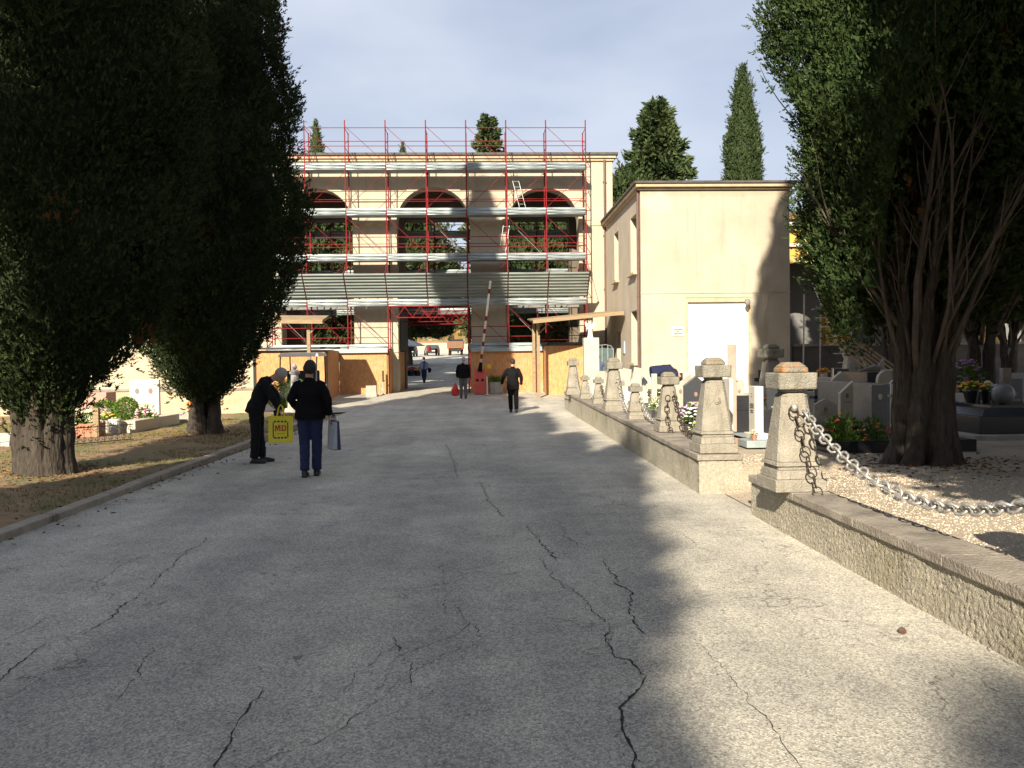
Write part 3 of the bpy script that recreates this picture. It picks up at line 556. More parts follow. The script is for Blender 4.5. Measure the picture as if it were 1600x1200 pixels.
# ochre columbarium on the far right with arches
oc = thing('ochre_columbarium', (20, 36, .4), 'ochre arcaded burial gallery deep in shade behind the right trees', 'building')
mb = MB(); e = 12.2; ob = [(14.0+3.4*i, 1.15) for i in range(7)]
for xc, r in ob: mb.box(e, xc-r, 35.4, 36.0, 0, 7.4); arch_top(mb, xc, r, 4.7, 7.4, 35.4, 36.0, 12); e = xc+r
mb.box(e, e+1, 35.4, 36.0, 0, 7.4); mb.build('wall', OCHRE, oc)
mb = MB(); mb.box(12.2, e+1, 39, 39.3, 0, 7.4); mb.build('niche_wall', MARBG, oc)
mb = MB(); mb.box(12.1, e+1.1, 35.2, 39.4, 7.4, 7.65); mb.box(12.1,e+1.1,35.25,35.39,6.5,6.62); mb.build('cornice', MARB, oc)
mb = MB(); mb.box(12.0, e+1.2, 35.0, 39.5, 7.65, 7.85); mb.build('roof', TERRA, oc)
mb = MB()
for xc, r in ob: arch_ring(mb, xc, r+.005, r+.22, 4.7, 35.33, 35.42, 14)
mb.build('arch_moulding', mat('ochre_light', (.70,.48,.18), None, 3), oc)
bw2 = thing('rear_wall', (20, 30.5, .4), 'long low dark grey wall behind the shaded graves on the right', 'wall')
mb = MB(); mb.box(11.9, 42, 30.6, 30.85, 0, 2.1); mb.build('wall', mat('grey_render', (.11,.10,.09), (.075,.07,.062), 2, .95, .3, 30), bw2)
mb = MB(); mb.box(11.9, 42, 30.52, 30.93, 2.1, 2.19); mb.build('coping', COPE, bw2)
# ------------------------------------------------------------------ scaffold
PX = [4.99-1.8*i for i in range(9)]; LV = [2.33,4.35,6.38,8.42,10.44]
def corr(mb, x0, x1, p0, p1, n, amp):         # corrugated sheet along X, p=(y,z)
    p0 = Vector(p0); p1 = Vector(p1); d_ = (p1-p0); nn = Vector((-d_.y, d_.x)).normalized(); vs = []
    for i in range(n*4+1):
        o_ = amp*(0 if i % 4 in (0,1) else 1) ; q = p0+d_*i/(n*4)+nn*o_
        for th in (0, .012): r_ = q+nn*th; vs += [(x0, r_.x, r_.y), (x1, r_.x, r_.y)]
    m_ = n*4; fs = []
    for i in range(m_): a = 4*i; fs += [(a,a+1,a+5,a+4), (a+2,a+6,a+7,a+3), (a,a+4,a+6,a+2), (a+1,a+3,a+7,a+5)]
    fs += [(0,2,3,1), (4*m_,4*m_+1,4*m_+3,4*m_+2)]; mb.add(vs, fs)
def scaffold(name, label, y0, y1, front):
    t = thing(name, (-2, y0, .3), label, 'scaffolding'); gap = {-2.21} if True else set()
    for x in PX:
        under = abs(x+2.21) < .01
        mb = MB()
        for yy, zt in ((y0, 12.55 if front else 11), (y1, 12.25 if front else 11)):
            zb = 4.35 if under else .3; mb.tube((x,yy,zb), (x,yy,zt), .027, n=6)
            for z in LV: mb.tube((x,yy,z-.12), (x,yy,z+.1), .042, n=6)
            if not under: mb.box(x-.07, x+.07, yy-.07, yy+.07, zb, zb+.02)
        for z in LV:
            if under and z < 4: continue
            mb.tube((x,y0,z-.04),(x,y1,z-.04), .02)
        for z in (LV+[12.0] if front else LV):
            mb.tube((x,y0,z+ (.9 if z < 12 else .2)),(x,y1,z+(.9 if z < 12 else .2)), .014, n=5)
            mb.tube((x,y0,z-.5 if z > 3 else z),(x,y1,z-.12 if z > 3 else z), .014, n=5)
        mb.build('frame', RED, t)
    for li, z in enumerate(LV):
        for i in range(8):
            xa, xb = PX[i+1], PX[i]
            if li == 0 and -4.1 < (xa+xb)/2 < -.3: continue
            mb = MB()
            mb.box(xa+.03, xb-.03, y0+.04, y1-.03, z-.05, z)
            dk = mb.build('deck', GALV, t)
            if li or front:
                mb = MB(); mb.prism([(0,0),(0,1)], 0, 1) if False else None
                yq = y0-.035; mb.add([(xa+.02,yq,z-.1),(xb-.02,yq,z-.1),(xb-.02,yq-.03,z-.02),(xa+.02,yq-.03,z-.02),(xa+.02,yq,z+.04),(xb-.02,yq,z+.04),(xb-.02,yq-.03,z+.12),(xa+.02,yq-.03,z+.12),(xa+.02,yq,z+.2),(xb-.02,yq,z+.2)], [(0,1,3,2),(2,3,5,4),(4,5,7,6),(6,7,9,8)])
                mb.add([(xa+.02,yq+.02,z-.1),(xb-.02,yq+.02,z-.1),(xb-.02,yq+.02,z+.2),(xa+.02,yq+.02,z+.2)], [(0,1,2,3)]); mb.build('toe_board', GALV, dk)
    for li, z in enumerate(LV+[12.2]):
        if z > 12 and not front: continue
        for dz in ((.5, .95) if z < 12 else (0, -.6)):
            mb = MB()
            if z < 3: mb.tube((PX[8],y0-.03,z+dz),(-4.01,y0-.03,z+dz),.017); mb.build('guard_rail', RED, t); mb = MB(); mb.tube((-.41,y0-.03,z+dz),(PX[0],y0-.03,z+dz),.017)
            else: mb.tube((PX[8],y0-.03,z+dz),(PX[0],y0-.03,z+dz),.015)
            mb.build('guard_rail', RED, t)
            if z < 12 and z > 3 and front:
                mb = MB(); mb.tube((PX[8],y1+.03,z+dz-.15),(PX[0],y1+.03,z+dz-.15),.013); mb.build('guard_rail', RED, t)
    for li, z in enumerate(LV):
        if not front and li % 2: continue
        for i in range(8):
            xa, xb = PX[i+1], PX[i]
            if li == 0 and -4.1 < (xa+xb)/2 < -.3: continue
            a, b = (z+1.85, z+.2)
            if li in (1, 3): a, b = b, a
            mb = MB(); mb.tube((xa,y0+.04,a),(xb,y0+.04,b), .011, n=5); mb.build('diagonal_brace', RED, t)
    for li in range(2 if front else 0):          # inner braces seen against the cream piers
        for i in range(8):
            if i % 2 == 0 or (li == 0 and -4.1 < PX[i]-.9 < -.3): continue
            mb = MB(); z = LV[li*2+1]-2; mb.tube((PX[i+1],y1,z+1.9),(PX[i],y1,z+.1), .01, n=5); mb.build('inner_brace', GALV, t)
    for yy in ([y0, y1+2.6] if front else [y0, y1]):
        mb = MB(); xa, xb = -4.01, -.41; zt, zb = 4.22, 3.72
        mb.tube((xa,yy,zt),(xb,yy,zt), .024); mb.tube((xa+.4,yy,zb),(xb-.4,yy,zb), .024); k = 8; pts = [(xa+.02,yy,zt)]
        for i in range(k+1): pts.append((xa+.4+(xb-xa-.8)*i/k, yy, zb if i % 2 == 0 else zt))
        pts.append((xb-.02,yy,zt))
        for p, q in zip(pts[:-1], pts[1:]): mb.tube(p, q, .016, n=5)
        mb.build('lattice_beam', RED, t)
    if front:
        for i in range(8):
            mb = MB(); corr(mb, PX[i+1]+.03, PX[i]-.03, (y0-.08, 4.60), (y0-1.02, 5.60), 8, .035); mb.build('fan_panel', mat('fan_steel', (.24,.275,.26), (.15,.175,.165), 1.5, .5, metal=.3, stretch=(.6,1,6)), t)
        for x in PX:
            mb = MB(); mb.tube((x,y0-.02,4.52),(x,y0-1.06,5.66),.022); mb.tube((x,y0-.05,6.3),(x,y0-1.0,5.6),.013)
            for k in range(9): q = k/9; mb.box(x-.04, x+.04, y0-.12-q*.92, y0-.08-q*.92, 4.63+q, 4.72+q)
            mb.build('fan_strut', mat('scaffold_red_dark', (.16,.04,.04), (.08,.03,.03), 8, .7), t)
        for (xa, za, xb, zb) in ((1.75,10.35,2.2,8.5),(1.45,8.3,1.15,6.4),(1.2,4.2,.85,2.4)):
            mb = MB()
            for dx in (-.14,.14): mb.tube((xa+dx,y0+.7,za),(xb+dx,y0+.55,zb), .011, n=5)
            for k in range(7): q = (k+.5)/7; x = xa+(xb-xa)*q; z = za+(zb-za)*q; mb.tube((x-.14,y0+.7-.15*q,z),(x+.14,y0+.7-.15*q,z), .008, n=4)
            mb.build('access_ladder', GALV, t)
    return t
scaffold('scaffold', 'red tube scaffold with galvanised decks covering the gatehouse front', 37.4, 38.4, True)
scaffold('scaffold', 'rear scaffold seen through the gatehouse arches', 43.7, 44.7, False)
# ------------------------------------------------------------------ site hoardings
def hoard(label, segs, zt=2.26):
    c = segs[0]; t = thing('hoarding', ((c[0]+c[2])/2, (c[1]+c[3])/2, gz(c[1])), label, 'hoarding')
    for (xa, ya, xb, yb) in segs:
        a = Vector((xa,ya,0)); b = Vector((xb,yb,0)); ln = (b-a).length; k = max(1, round(ln/1.25)); rot = math.atan2(yb-ya, xb-xa)
        M = Matrix.Translation(a) @ Matrix.Rotation(rot, 4, 'Z')
        for i in range(k):
            mb = MB(); mb.box(ln*i/k+.003, ln*(i+1)/k-.003, 0, .02, gz(min(ya,yb))-.05, zt-random.uniform(0,.02), M); mb.build('panel', OSB, t)
        mb = MB()
        for i in range(k+1): q = min(ln-.07, ln*i/k); mb.box(q, q+.07, .03, .1, gz(min(ya,yb))-.05, zt-.03, M)
        mb.box(0, ln, .021, .07, 1.1, 1.17, M); mb.build('batten', WOODP, t)
    return t
def flash(t, xa, xb, y, z):
    mb = MB(); mb.box(xa, xb, y-.10, y+.12, z, z+.035); mb.box(xa, xb, y-.11, y-.095, z-.12, z+.03); mb.build('metal_capping', GALV, t)
h = hoard('chipboard hoarding left of the gate opening with stained lower edge', [(-6.2,37.25,-4.08,37.25)]); flash(h, -6.4, -4.02, 37.2, 2.27)
h = hoard('chipboard hoarding box projecting forward at the far left under the canopy', [(-10.4,34.4,-6.25,34.4),(-6.2,34.42,-6.2,37.2)]); 
mb = MB(); mb.box(-10.6, -5.75, 34.1, 34.9, 2.30, 2.37); mb.build('felt_strip', mat('felt', (.06,.06,.065), None, 5), h)
h = hoard('chipboard hoarding right of the gate opening behind the barrier', [(-.3,37.25,2.95,37.25)]); flash(h, -.3, 2.9, 37.2, 2.27)
h = hoard('bright chipboard box projecting forward under the right canopy', [(2.98,35.7,4.9,35.2),(2.97,37.2,2.97,35.72)], 2.34)
h = hoard('chipboard lining along the left side of the gate passage', [(-4.02,37.3,-3.72,43.3)], 2.25)
h = hoard('chipboard lining along the right side of the gate passage', [(-.34,43.3,-.32,37.3)], 2.25)
for xa_, sd_ in ((-3.7,'left'),(-.42,'right')): mb = MB(); mb.box(xa_,xa_+.08,39.4,43.3,2.3,4.3); tag(mb.build('passage_screen', mat('passage_screen', (.07,.075,.07), None, 3), org=(xa_,41,2.3)), 'dark sheeting screen above the chipboard lining on the '+sd_+' side inside the gate', 'screen')
# canopies
def canopy(label, x0, x1, y0, y1, z0, z1, posts):
    t = thing('timber_canopy', ((x0+x1)/2, (y0+y1)/2, gz(y0)), label, 'canopy'); mb = MB()
    mb.add([(x0,y0,z0),(x1,y0,z1),(x1,y1,z1+.25),(x0,y1,z0+.25),(x0,y0,z0+.05),(x1,y0,z1+.05),(x1,y1,z1+.3),(x0,y1,z0+.3)], [(0,3,2,1),(4,5,6,7),(0,1,5,4),(1,2,6,5),(2,3,7,6),(3,0,4,7)]); mb.build('roof', WOODP, t)
    mb = MB(); mb.add([(x0,y0-.03,z0-.1),(x1,y0-.03,z1-.1),(x1,y0-.005,z1-.1),(x0,y0-.005,z0-.1),(x0,y0-.03,z0+.02),(x1,y0-.03,z1+.02),(x1,y0-.005,z1+.02),(x0,y0-.005,z0+.02)], [(0,3,2,1),(4,5,6,7),(0,1,5,4),(1,2,6,5),(2,3,7,6),(3,0,4,7)]); mb.build('fascia', WOODP, t)
    for x in np.linspace(x0+.1, x1-.1, 6):
        q = (x-x0)/(x1-x0); z = z0+(z1-z0)*q; mb = MB(); mb.add([(x,y0,z-.1),(x+.06,y0,z-.1),(x+.06,y1,z+.15),(x,y1,z+.15),(x,y0,z-.002),(x+.06,y0,z-.002),(x+.06,y1,z+.248),(x,y1,z+.248)], [(0,3,2,1),(4,5,6,7),(0,1,5,4),(1,2,6,5),(2,3,7,6),(3,0,4,7)]); mb.build('rafter', WOODP, t)
    for x, y in posts:
        mb = MB(); q = (x-x0)/(x1-x0); zt = z0+(z1-z0)*q-.1+.25*(y-y0)/(y1-y0); mb.box(x, x+.13, y, y+.13, gz(y), zt); mb.path([(x+.06,y+.06,zt-.5),(x+.5,y+.06,zt-.03)], .035, 4); mb.build('post', WOODP, t)
    return t
canopy('pale timber lean-to canopy against the service building on the right', 2.25, 5.95, 33.4, 37.2, 3.30, 3.62, [(2.45,34.2),(2.45,36.9)])
canopy('pale timber canopy edge at the left end of the scaffold', -11.5, -6.05, 32.6, 34.0, 3.42, 3.34, [(-6.75,33.0)])
# ------------------------------------------------------------------ trees
def cypress(x, y, z0, prof, nl, ncl, label, seed, m=LEAF_C, leaf=.12, clump=.34, group=None, stems=5, r0=.22, spread=.3, trk=True, **k):
    t = thing('cypress_tree', (x, y, z0), label, 'tree', group)
    if trk: trunk(t, (x, y), z0, z0+max(2.2, prof[0][0]+1.5), r0, stems, seed, spread)
    crown(t, (x, y), [(z0+a, b) for a, b in prof], None, nl, m, leaf, clump, ncl, seed=seed, **k); return t
GL = 'cypresses along the left of the road'
cypress(-6.2, 12.05, .1, [(.7,.25),(.95,.5),(1.3,.72),(1.6,1.0),(2.3,1.5),(3.5,2.05),(5.5,2.15),(8,2.1),(10.5,1.6),(12.2,.8),(12.9,.15)], 330000, 1400, 'nearest dark cypress on the left with a thick fluted trunk', 3, leaf=.062, stems=7, r0=.28, spread=.35, clump=.42, group=GL, rough=.16, dead=.012)
cypress(-6.17, 18.8, .1, [(.65,.2),(.95,.55),(1.4,.85),(2.1,1.4),(2.8,1.8),(3.6,2.05),(5.0,2.27),(6.3,2.2),(8.8,1.9),(10,1.75),(14,1.4),(17.5,1.0),(20,.5),(20.9,.1)], 330000, 1900, 'second tall cypress on the left beside the bending man', 5, leaf=.07, stems=3, r0=.27, spread=.2, group=GL, rough=.14, clump=.38, dead=.012)
OFFLAB = [w_+' dark cypress of the left row counted backwards from beside the viewer' for w_ in ('tallest','twelfth','eleventh','tenth','middle','ninth','eighth','seventh','sixth','fifth','fourth','third','second','first')]
OFFL = [(-23.6,14.8),(-26,10.3),(-22.5,9.6),(-19.5,10.9),(-18.2,11.6),(-16.9,11.9),(-13.9,13.0),(-12.6,15.2),(-9.6,13.6),(-7,13.8),(-4.1,13.9),(-1.5,13.6),(1.2,13.5),(4.4,13.1)]
for i, (y, H) in enumerate(OFFL):
    H *= 1.01
    r = 1.25 if y > 4 else 1.3
    cypress(-6.3+.25*math.sin(i*2.3), y, .1, [(.5,.8),(1.2,r*.9),(2.5,r),(H*.6,r*.95),(H*.82,r*.7),(H*.94,r*.4),(H,.1)], 36000, 500, OFFLAB[i], 20+i, leaf=.12, clump=.3, group=GL, stems=2, rough=.16, core=.92)
# right: vase shaped tree with bare limbs at the front
t = thing('cypress_tree', (5.15, 9.35, .35), 'large right hand cypress with bare fanning limbs above a thick dark trunk', 'tree', 'trees on the right')
mb = MB(); g = random.Random(4)
for i in range(7):
    a = i/7*6.283+.3; pts = []; rs = []
    for q in (0,.08,.25,.5,.75,1,1.3,1.7):
        k = .165*(1+.9*(1-min(q,1))**5)+.09*q+.25*max(0,q-1); pts.append((5.15+math.cos(a+q*.5)*k*1.15, 9.35+math.sin(a+q*.5)*k, .25+1.85*q)); rs.append(.125*(.78+.5*(1-min(q,1))**6)*(1-.25*min(q,1)-.8*max(0,q-1)))
    pts, rs = resample(pts, rs, 50); mb.path(pts, rs, 24)
mb.path([(5.15,9.35,.25),(5.15,9.35,2.1)], [.26,.21], 10)
o = mb.build('trunk', BARK, t, smooth=True); nz_(o, .05, 12, .16); nz_(o, .02, 34, .12); nz_(o, .025, 5, .8)
def limb(mb, p, dirv, ln, r, curve, g, n=9):
    p = Vector(p); d_ = Vector(dirv).normalized(); pts = [p.copy()]; rs = [r]
    for i in range(n):
        d_ = (d_+Vector((g.uniform(-.12,.12), g.uniform(-.12,.12), curve))).normalized(); p = p+d_*ln/n; pts.append(p.copy()); rs.append(r*(1-.75*(i+1)/n))
    mb.path(pts, rs, 6); return pts
for i in range(26):
    a = i/26*6.283+g.uniform(-.1,.1); k = .22; mb = MB()
    tilt = g.uniform(.25, .8); pts = limb(mb, (5.15+math.cos(a)*k, 9.35+math.sin(a)*k, g.uniform(1.3, 2.2)), (math.cos(a)*tilt, math.sin(a)*tilt, 1), g.uniform(2.0, 3.3), g.uniform(.022,.042), .09, g)
    for j in range(9):
        q = g.choice(pts[2:]); b = a+g.uniform(-1,1); limb(mb, q, (math.cos(b)*.7, math.sin(b)*.7, 1.), g.uniform(.5, 1.1), .010, .04, g, 6)
    mb.build('limb', mat('limb_bark', (.115,.092,.073), (.06,.046,.038), 10, .95, .6, 30, stretch=(2,2,.4)), t, smooth=True)
def zmin1(th):
    front = np.maximum(0, -np.sin(th-.35)); left = np.maximum(0, -np.cos(th)); return 2.1+2.6*front**.6-.5*left*(front < .75)
crown(t, (5.15, 9.35), [(1.6,.8),(2.4,1.15),(3.4,1.32),(4.2,1.38),(5.0,1.5),(6.0,1.6),(8,1.65),(11,1.65),(15,1.5),(18,.9),(20,.2)], None, 620000, LEAF_G, .052, .36, 1900, seed=11, zmin=zmin1, rough=.15, core=.66, dead=.008)
crown(t, (5.5, 9.9), [(2.0,.7),(3.0,1.15),(5.0,1.35),(8,1.5),(15,1.2),(18,.6)], None, 110000, LEAF_C, .09, .4, 900, seed=71, rough=.1, core=.7)
GR = 'trees on the right'
def rtree(x, y, z0, prof, nl, ncl, label, seed, zb=1.6, m=LEAF_G, leaf=.15, **k):
    t = thing('cypress_tree', (x, y, z0), label, 'tree', GR); trunk(t, (x, y), z0, z0+zb+1.8, .2, 4, seed, .25); g = random.Random(seed)
    for i in range(12):
        a = i/12*6.283; mb = MB(); pts = limb(mb, (x+math.cos(a)*.15, y+math.sin(a)*.15, z0+zb-.3+g.random()*.6), (math.cos(a)*.6, math.sin(a)*.6, 1), 3.2, .045, .05, g)
        for j in range(5): b = a+g.uniform(-1,1); limb(mb, g.choice(pts[2:]), (math.cos(b)*.9, math.sin(b)*.9, .7), 1.3, .014, .04, g, 5)
        mb.build('limb', MC['limb_bark'], t, smooth=True)
    crown(t, (x, y), [(z0+a, b) for a, b in prof], None, nl, m, leaf, .38, ncl, seed=seed, **k); return t
rtree(7.3, 8.9, .35, [(2.5,1.2),(3.1,1.7),(3.8,2.0),(5,2.2),(8,2.2),(12,2.0),(15,1.0),(16,.2)], 240000, 2000, 'right hand tree leaning into the top right corner with rusty tips', 12, zb=2.4, leaf=.062, dead=.03)
rtree(10.1, 16.2, .4, [(2.3,1.3),(3.2,2.0),(4.5,2.3),(8,2.3),(12,1.9),(15,.9),(16,.2)], 45000, 900, 'far right tree with a dark trunk behind the black granite tomb', 13, leaf=.18)
rtree(13.3, 23.5, .4, [(2.2,1.3),(3.2,2.1),(5,2.4),(9,2.2),(13,1.4),(15,.2)], 30000, 700, 'dark tree farther back on the right before the grey wall', 14, leaf=.22)
rtree(17.5, 26.5, .4, [(2.2,1.5),(3.2,2.4),(5,2.7),(9,2.5),(13,1.4),(15,.2)], 26000, 600, 'dark tree at the extreme right before the ochre gallery', 15, leaf=.24)
rtree(14.2, 28.0, .4, [(3.2,.8),(4.2,1.4),(6,1.7),(9,1.5),(12,.9),(14,.2)], 22000, 500, 'slim dark tree to the right of the service building before the grey wall', 16, leaf=.22)
rtree(4.45, .3, .35, [(3.0,1.2),(3.7,2.2),(4.8,2.75),(8,2.75),(13,2.3),(16,.5)], 40000, 700, 'broad tree on the right beside the viewer', 17, leaf=.26)  # unseen tree, placed and widened so its crown shades the large right cypress
for i_, (x_, y_) in enumerate(((10.2, 3.5), (8.3,-4.5), (12.6,9.5), (14.2,14.5))): rtree(x_, y_, .35, [(2.2,1.5),(3.4,2.4),(8,2.4),(12,1.8),(15,.3)], 16000, 400, ['tree on the right beside the viewer beyond the picture edge','tree on the right well behind the viewer','tree beyond the right picture edge level with the nearest trunk','tree beyond the right picture edge behind the black granite tomb'][i_], 18+i_, leaf=.2)  # unseen trees added to deepen the shade over the right graves
# background trees
def bgtree(name, x, y, z0, prof, nl, ncl, label, seed, m=LEAF_F, leaf=.35, clump=.6, stems=1, **k):
    t = thing(name, (x, y, z0), label, 'tree'); trunk(t, (x, y), z0, z0+prof[0][0]+2, .25, stems, seed, .1)
    crown(t, (x, y), [(z0+a, b) for a, b in prof], None, nl, m, leaf, clump, ncl, seed=seed, nrow=24, **k); return t
bgtree('cypress_tree', 16.3, 50, .4, [(2,1.0),(8,1.25),(11,1.3),(13.2,1.0),(13.9,1.08),(16,.72),(17.8,.38),(19.2,.06)], 42000, 1600, 'tall pointed cypress rising behind the service building', 31, leaf=.16, clump=.34, rough=.10, core=.85)
bgtree('cypress_tree', -11.35, 60, .6, [(2,.7),(10,.85),(15,.62),(17.0,.36),(18.6,.06)], 16000, 700, 'slim cypress tip above the left end of the roof', 32, leaf=.14, clump=.25, core=.9)
bgtree('cypress_tree', -7.8, 90, 1, [(2,.8),(16,.9),(22,.6),(24.6,.1)], 12000, 500, 'tiny cypress tip above the middle left of the roof', 33, leaf=.18, clump=.3, core=.9)
def conifer(x, y, z0, H, rb, label, seed, nb=130, m=LEAF_F):
    t = thing('conifer_tree', (x, y, z0), label, 'tree'); mb = MB(); mb.path([(x,y,z0-.1),(x,y,z0+H*.6),(x,y,z0+H)], [.3,.15,.03], 8); mb.build('trunk', BARK, t, smooth=True)
    g = np.random.default_rng(seed); Ps = []; Ds = []; Ti = []
    for i in range(nb):
        q = 1-(i/nb)**.8*.85; z = z0+H*(1-(1-q)*1.0) if False else z0+H*(.15+.84*(i/nb)**.85); fr = (z-z0)/H; ln = rb*(1-fr)**.62*g.uniform(.62,1.12)+.12; a = i*2.4+g.uniform(-.3,.3)
        k = int(60+260*ln/rb); s_ = g.random(k)**.6; droop = .10*ln
        wv = (.10+.24*np.sin(np.pi*np.minimum(1, s_*1.05)))*ln*.75
        lat = g.normal(size=k)*wv*.6; px_ = x+np.cos(a)*s_*ln-np.sin(a)*lat; py_ = y+np.sin(a)*s_*ln+np.cos(a)*lat; pz_ = z+s_*ln*.12-droop*s_**2+g.normal(size=k)*.14
        Ps.append(np.stack([px_,py_,pz_],1)); Ds.append(np.stack([np.cos(a)*np.ones(k)+g.normal(size=k)*.6, np.sin(a)*np.ones(k)+g.normal(size=k)*.6, .25+g.normal(size=k)*.4],1)); Ti.append(np.clip(g.beta(2,2)*.9+g.normal(size=k)*.1,0,.88))
    P = np.vstack(Ps); leaf_mesh('crown', P, np.vstack(Ds), g.uniform(.2,.45,len(P)), g.uniform(.05,.10,len(P)), np.concatenate(Ti), m, t); return t
conifer(10.55, 48, .4, 16.4, 4.3, 'broad layered conifer behind the gap between the two buildings', 41, 190)
conifer(.95, 60, .6, 19.0, 3.3, 'pointed fir tip showing above the middle of the roof', 42, 120)
bgtree('broadleaf_tree', 8.7, 46.5, .4, [(2,1),(6,1.8),(9,1.7),(11,1.0),(12.2,.2)], 16000, 400, 'low green bushy tree between the roof corner and the conifer', 34, leaf=.3)
bgtree('broadleaf_tree', 17.6, 46, .4, [(3,.8),(7,1.3),(9.5,1.0),(11.2,.3)], 5000, 160, 'thin greyish bush beside the tall cypress behind the roof', 35, leaf=.25, core=0)
for i, (x, y, H, r) in enumerate([(-12,54,13,3.4),(-8.2,56,13,3.0),(4.6,57,13.6,3.2),(8.6,60,13,3.2),(-6.2,70,14.5,4.6)]):
    bgtree('broadleaf_tree', x, y, gz(y), [(1.2 if H < 14 else 5,r*.5),(2.5 if H < 14 else 6.5,r),(H*.6,r),(H*.85,r*.6),(H,.2)], 15000, 420, ['green tree behind the left arch','second green tree behind the left arch nearer the gate','green tree behind the right arch','green tree behind the service building and the right arch','tall green tree filling the upper middle arch from behind'][i], 50+i, leaf=.38, clump=.6, core=.7, rough=.25)
bgtree('broadleaf_tree', -6.4, 78, 1.5, [(2.6,3.2),(4,5),(7,5.2),(10,3.5),(12,.5)], 26000, 600, 'wide dark tree overhanging the yard beyond the gate', 60, leaf=.45, clump=.8, m=LEAF_C)
bgtree('broadleaf_tree', 1.6, 96, 2.2, [(1.5,1.5),(3.5,2.6),(7,2.6),(10,1.5),(12,.3)], 14000, 400, 'bright green tree on the right side of the view through the gate', 61, leaf=.45, clump=.7)
n = 9000; sx = rng.uniform(-45, 45, n); sy = rng.uniform(170, 300, n); P = np.stack([sx, sy, np.array([gz(b)+max(0,b-150)*.10*(1+.3*math.sin(a*.04)) for a, b in zip(sx, sy)])-.1],1); P = P+rng.normal(size=(n,3))*np.array([.5,.5,.35]); D = rng.normal(size=(n,3))+np.array([0,0,.8]); HL = leafmat('scrub_leaf', (.12,.10,.04), (.42,.25,.09))
o = leaf_mesh('hillside_scrub', P, D, rng.uniform(.8,2.2,n), rng.uniform(.3,.6,n), rng.random(n), HL); tag(o, 'dry orange scrub on the hillside beyond the gate', 'scrub', kind='stuff')
# ------------------------------------------------------------------ low roughcast walls
def roughwall(name, label, xa, ya, xb, yb, zt, thick, end, step=.014):
    t = thing(name, (xa+.2, ya, gz(ya)), label, 'wall'); a = Vector((xa,ya)); b = Vector((xb,yb)); ln = (b-a).length; d_ = (b-a)/ln; nn = Vector((d_.y, -d_.x))
    if nn.x > 0: nn = -nn
    nu = int(ln/step); zs_ = np.linspace(0, 1, int(.42/step)); mb = MB(); vs = []
    for v in zs_:
        for i in range(nu+1):
            s_ = ln*i/nu; p = a+d_*s_; z0 = gz(p.y)-.06; z = z0+(zt(s_/ln)-.075-z0)*v
            h_ = .008*noise.noise((s_*38, z*38, 1))+.008*noise.noise((s_*75, z*75, 4))+.012*noise.noise((s_*3, z*3, 7)); q = p+nn*h_; vs.append((q.x, q.y, z))
    k = nu+1; mb.add(vs, [(j*k+i, j*k+i+1, (j+1)*k+i+1, (j+1)*k+i) for j in range(len(zs_)-1) for i in range(nu)])
    if end:                      # rough end face across the wall
        e = a; pn = int(thick/step); vs = []
        for v in zs_:
            for i in range(pn+1):
                s_ = thick*i/pn; z0 = gz(e.y)-.06; z = z0+(zt(0)-.075-z0)*v; o_ = .010*noise.noise((s_*26+9, z*26, 1))+.007*noise.noise((s_*55, z*55, 9))
                q = e-nn*s_-d_*o_*end; vs.append((q.x, q.y, z))
        k = pn+1; mb.add(vs, [(j*k+i, j*k+i+1, (j+1)*k+i+1, (j+1)*k+i) for j in range(len(zs_)-1) for i in range(pn)])
    mb.build('wall_body', RCAST, t, smooth=True)
    mb = MB(); n = max(1, round(ln/1.15))
    for i in range(n):
        s0 = ln*i/n+.003; s1 = ln*(i+1)/n-.003; za = zt(s0/ln); zb = zt(s1/ln); p0 = a+d_*s0+nn*.025; p1 = a+d_*s1+nn*.025; q0 = p0-nn*(thick+.03); q1 = p1-nn*(thick+.03); j = random.uniform(-.004,.004)
        if i == 0 and end: p0 -= d_*.03; q0 -= d_*.03
        mb.add([(p0.x,p0.y,za-.07),(p1.x,p1.y,zb-.07),(q1.x,q1.y,zb-.07),(q0.x,q0.y,za-.07),(p0.x,p0.y,za+j),(p1.x,p1.y,zb+j),(q1.x,q1.y,zb+j),(q0.x,q0.y,za+j)], [(0,3,2,1),(4,5,6,7),(0,1,5,4),(1,2,6,5),(2,3,7,6),(3,0,4,7)])
    mb.build('coping', COPE, t, bevel=.008); return t
roughwall('low_wall', 'near roughcast retaining wall topped with worn stone coping', 2.79, 8.34, 2.74, 1.2, lambda q: .41, .34, 1, step=.011)
W2 = lambda q: .47+.14*q
roughwall('low_wall', 'far roughcast retaining wall running back to the gate under the row of stone bollards', 2.62, 9.72, 2.96, 28.2, W2, .52, 1, step=.02)
mb = MB(); mb.box(2.58,3.3,-4,1.18,-.1,.40); 
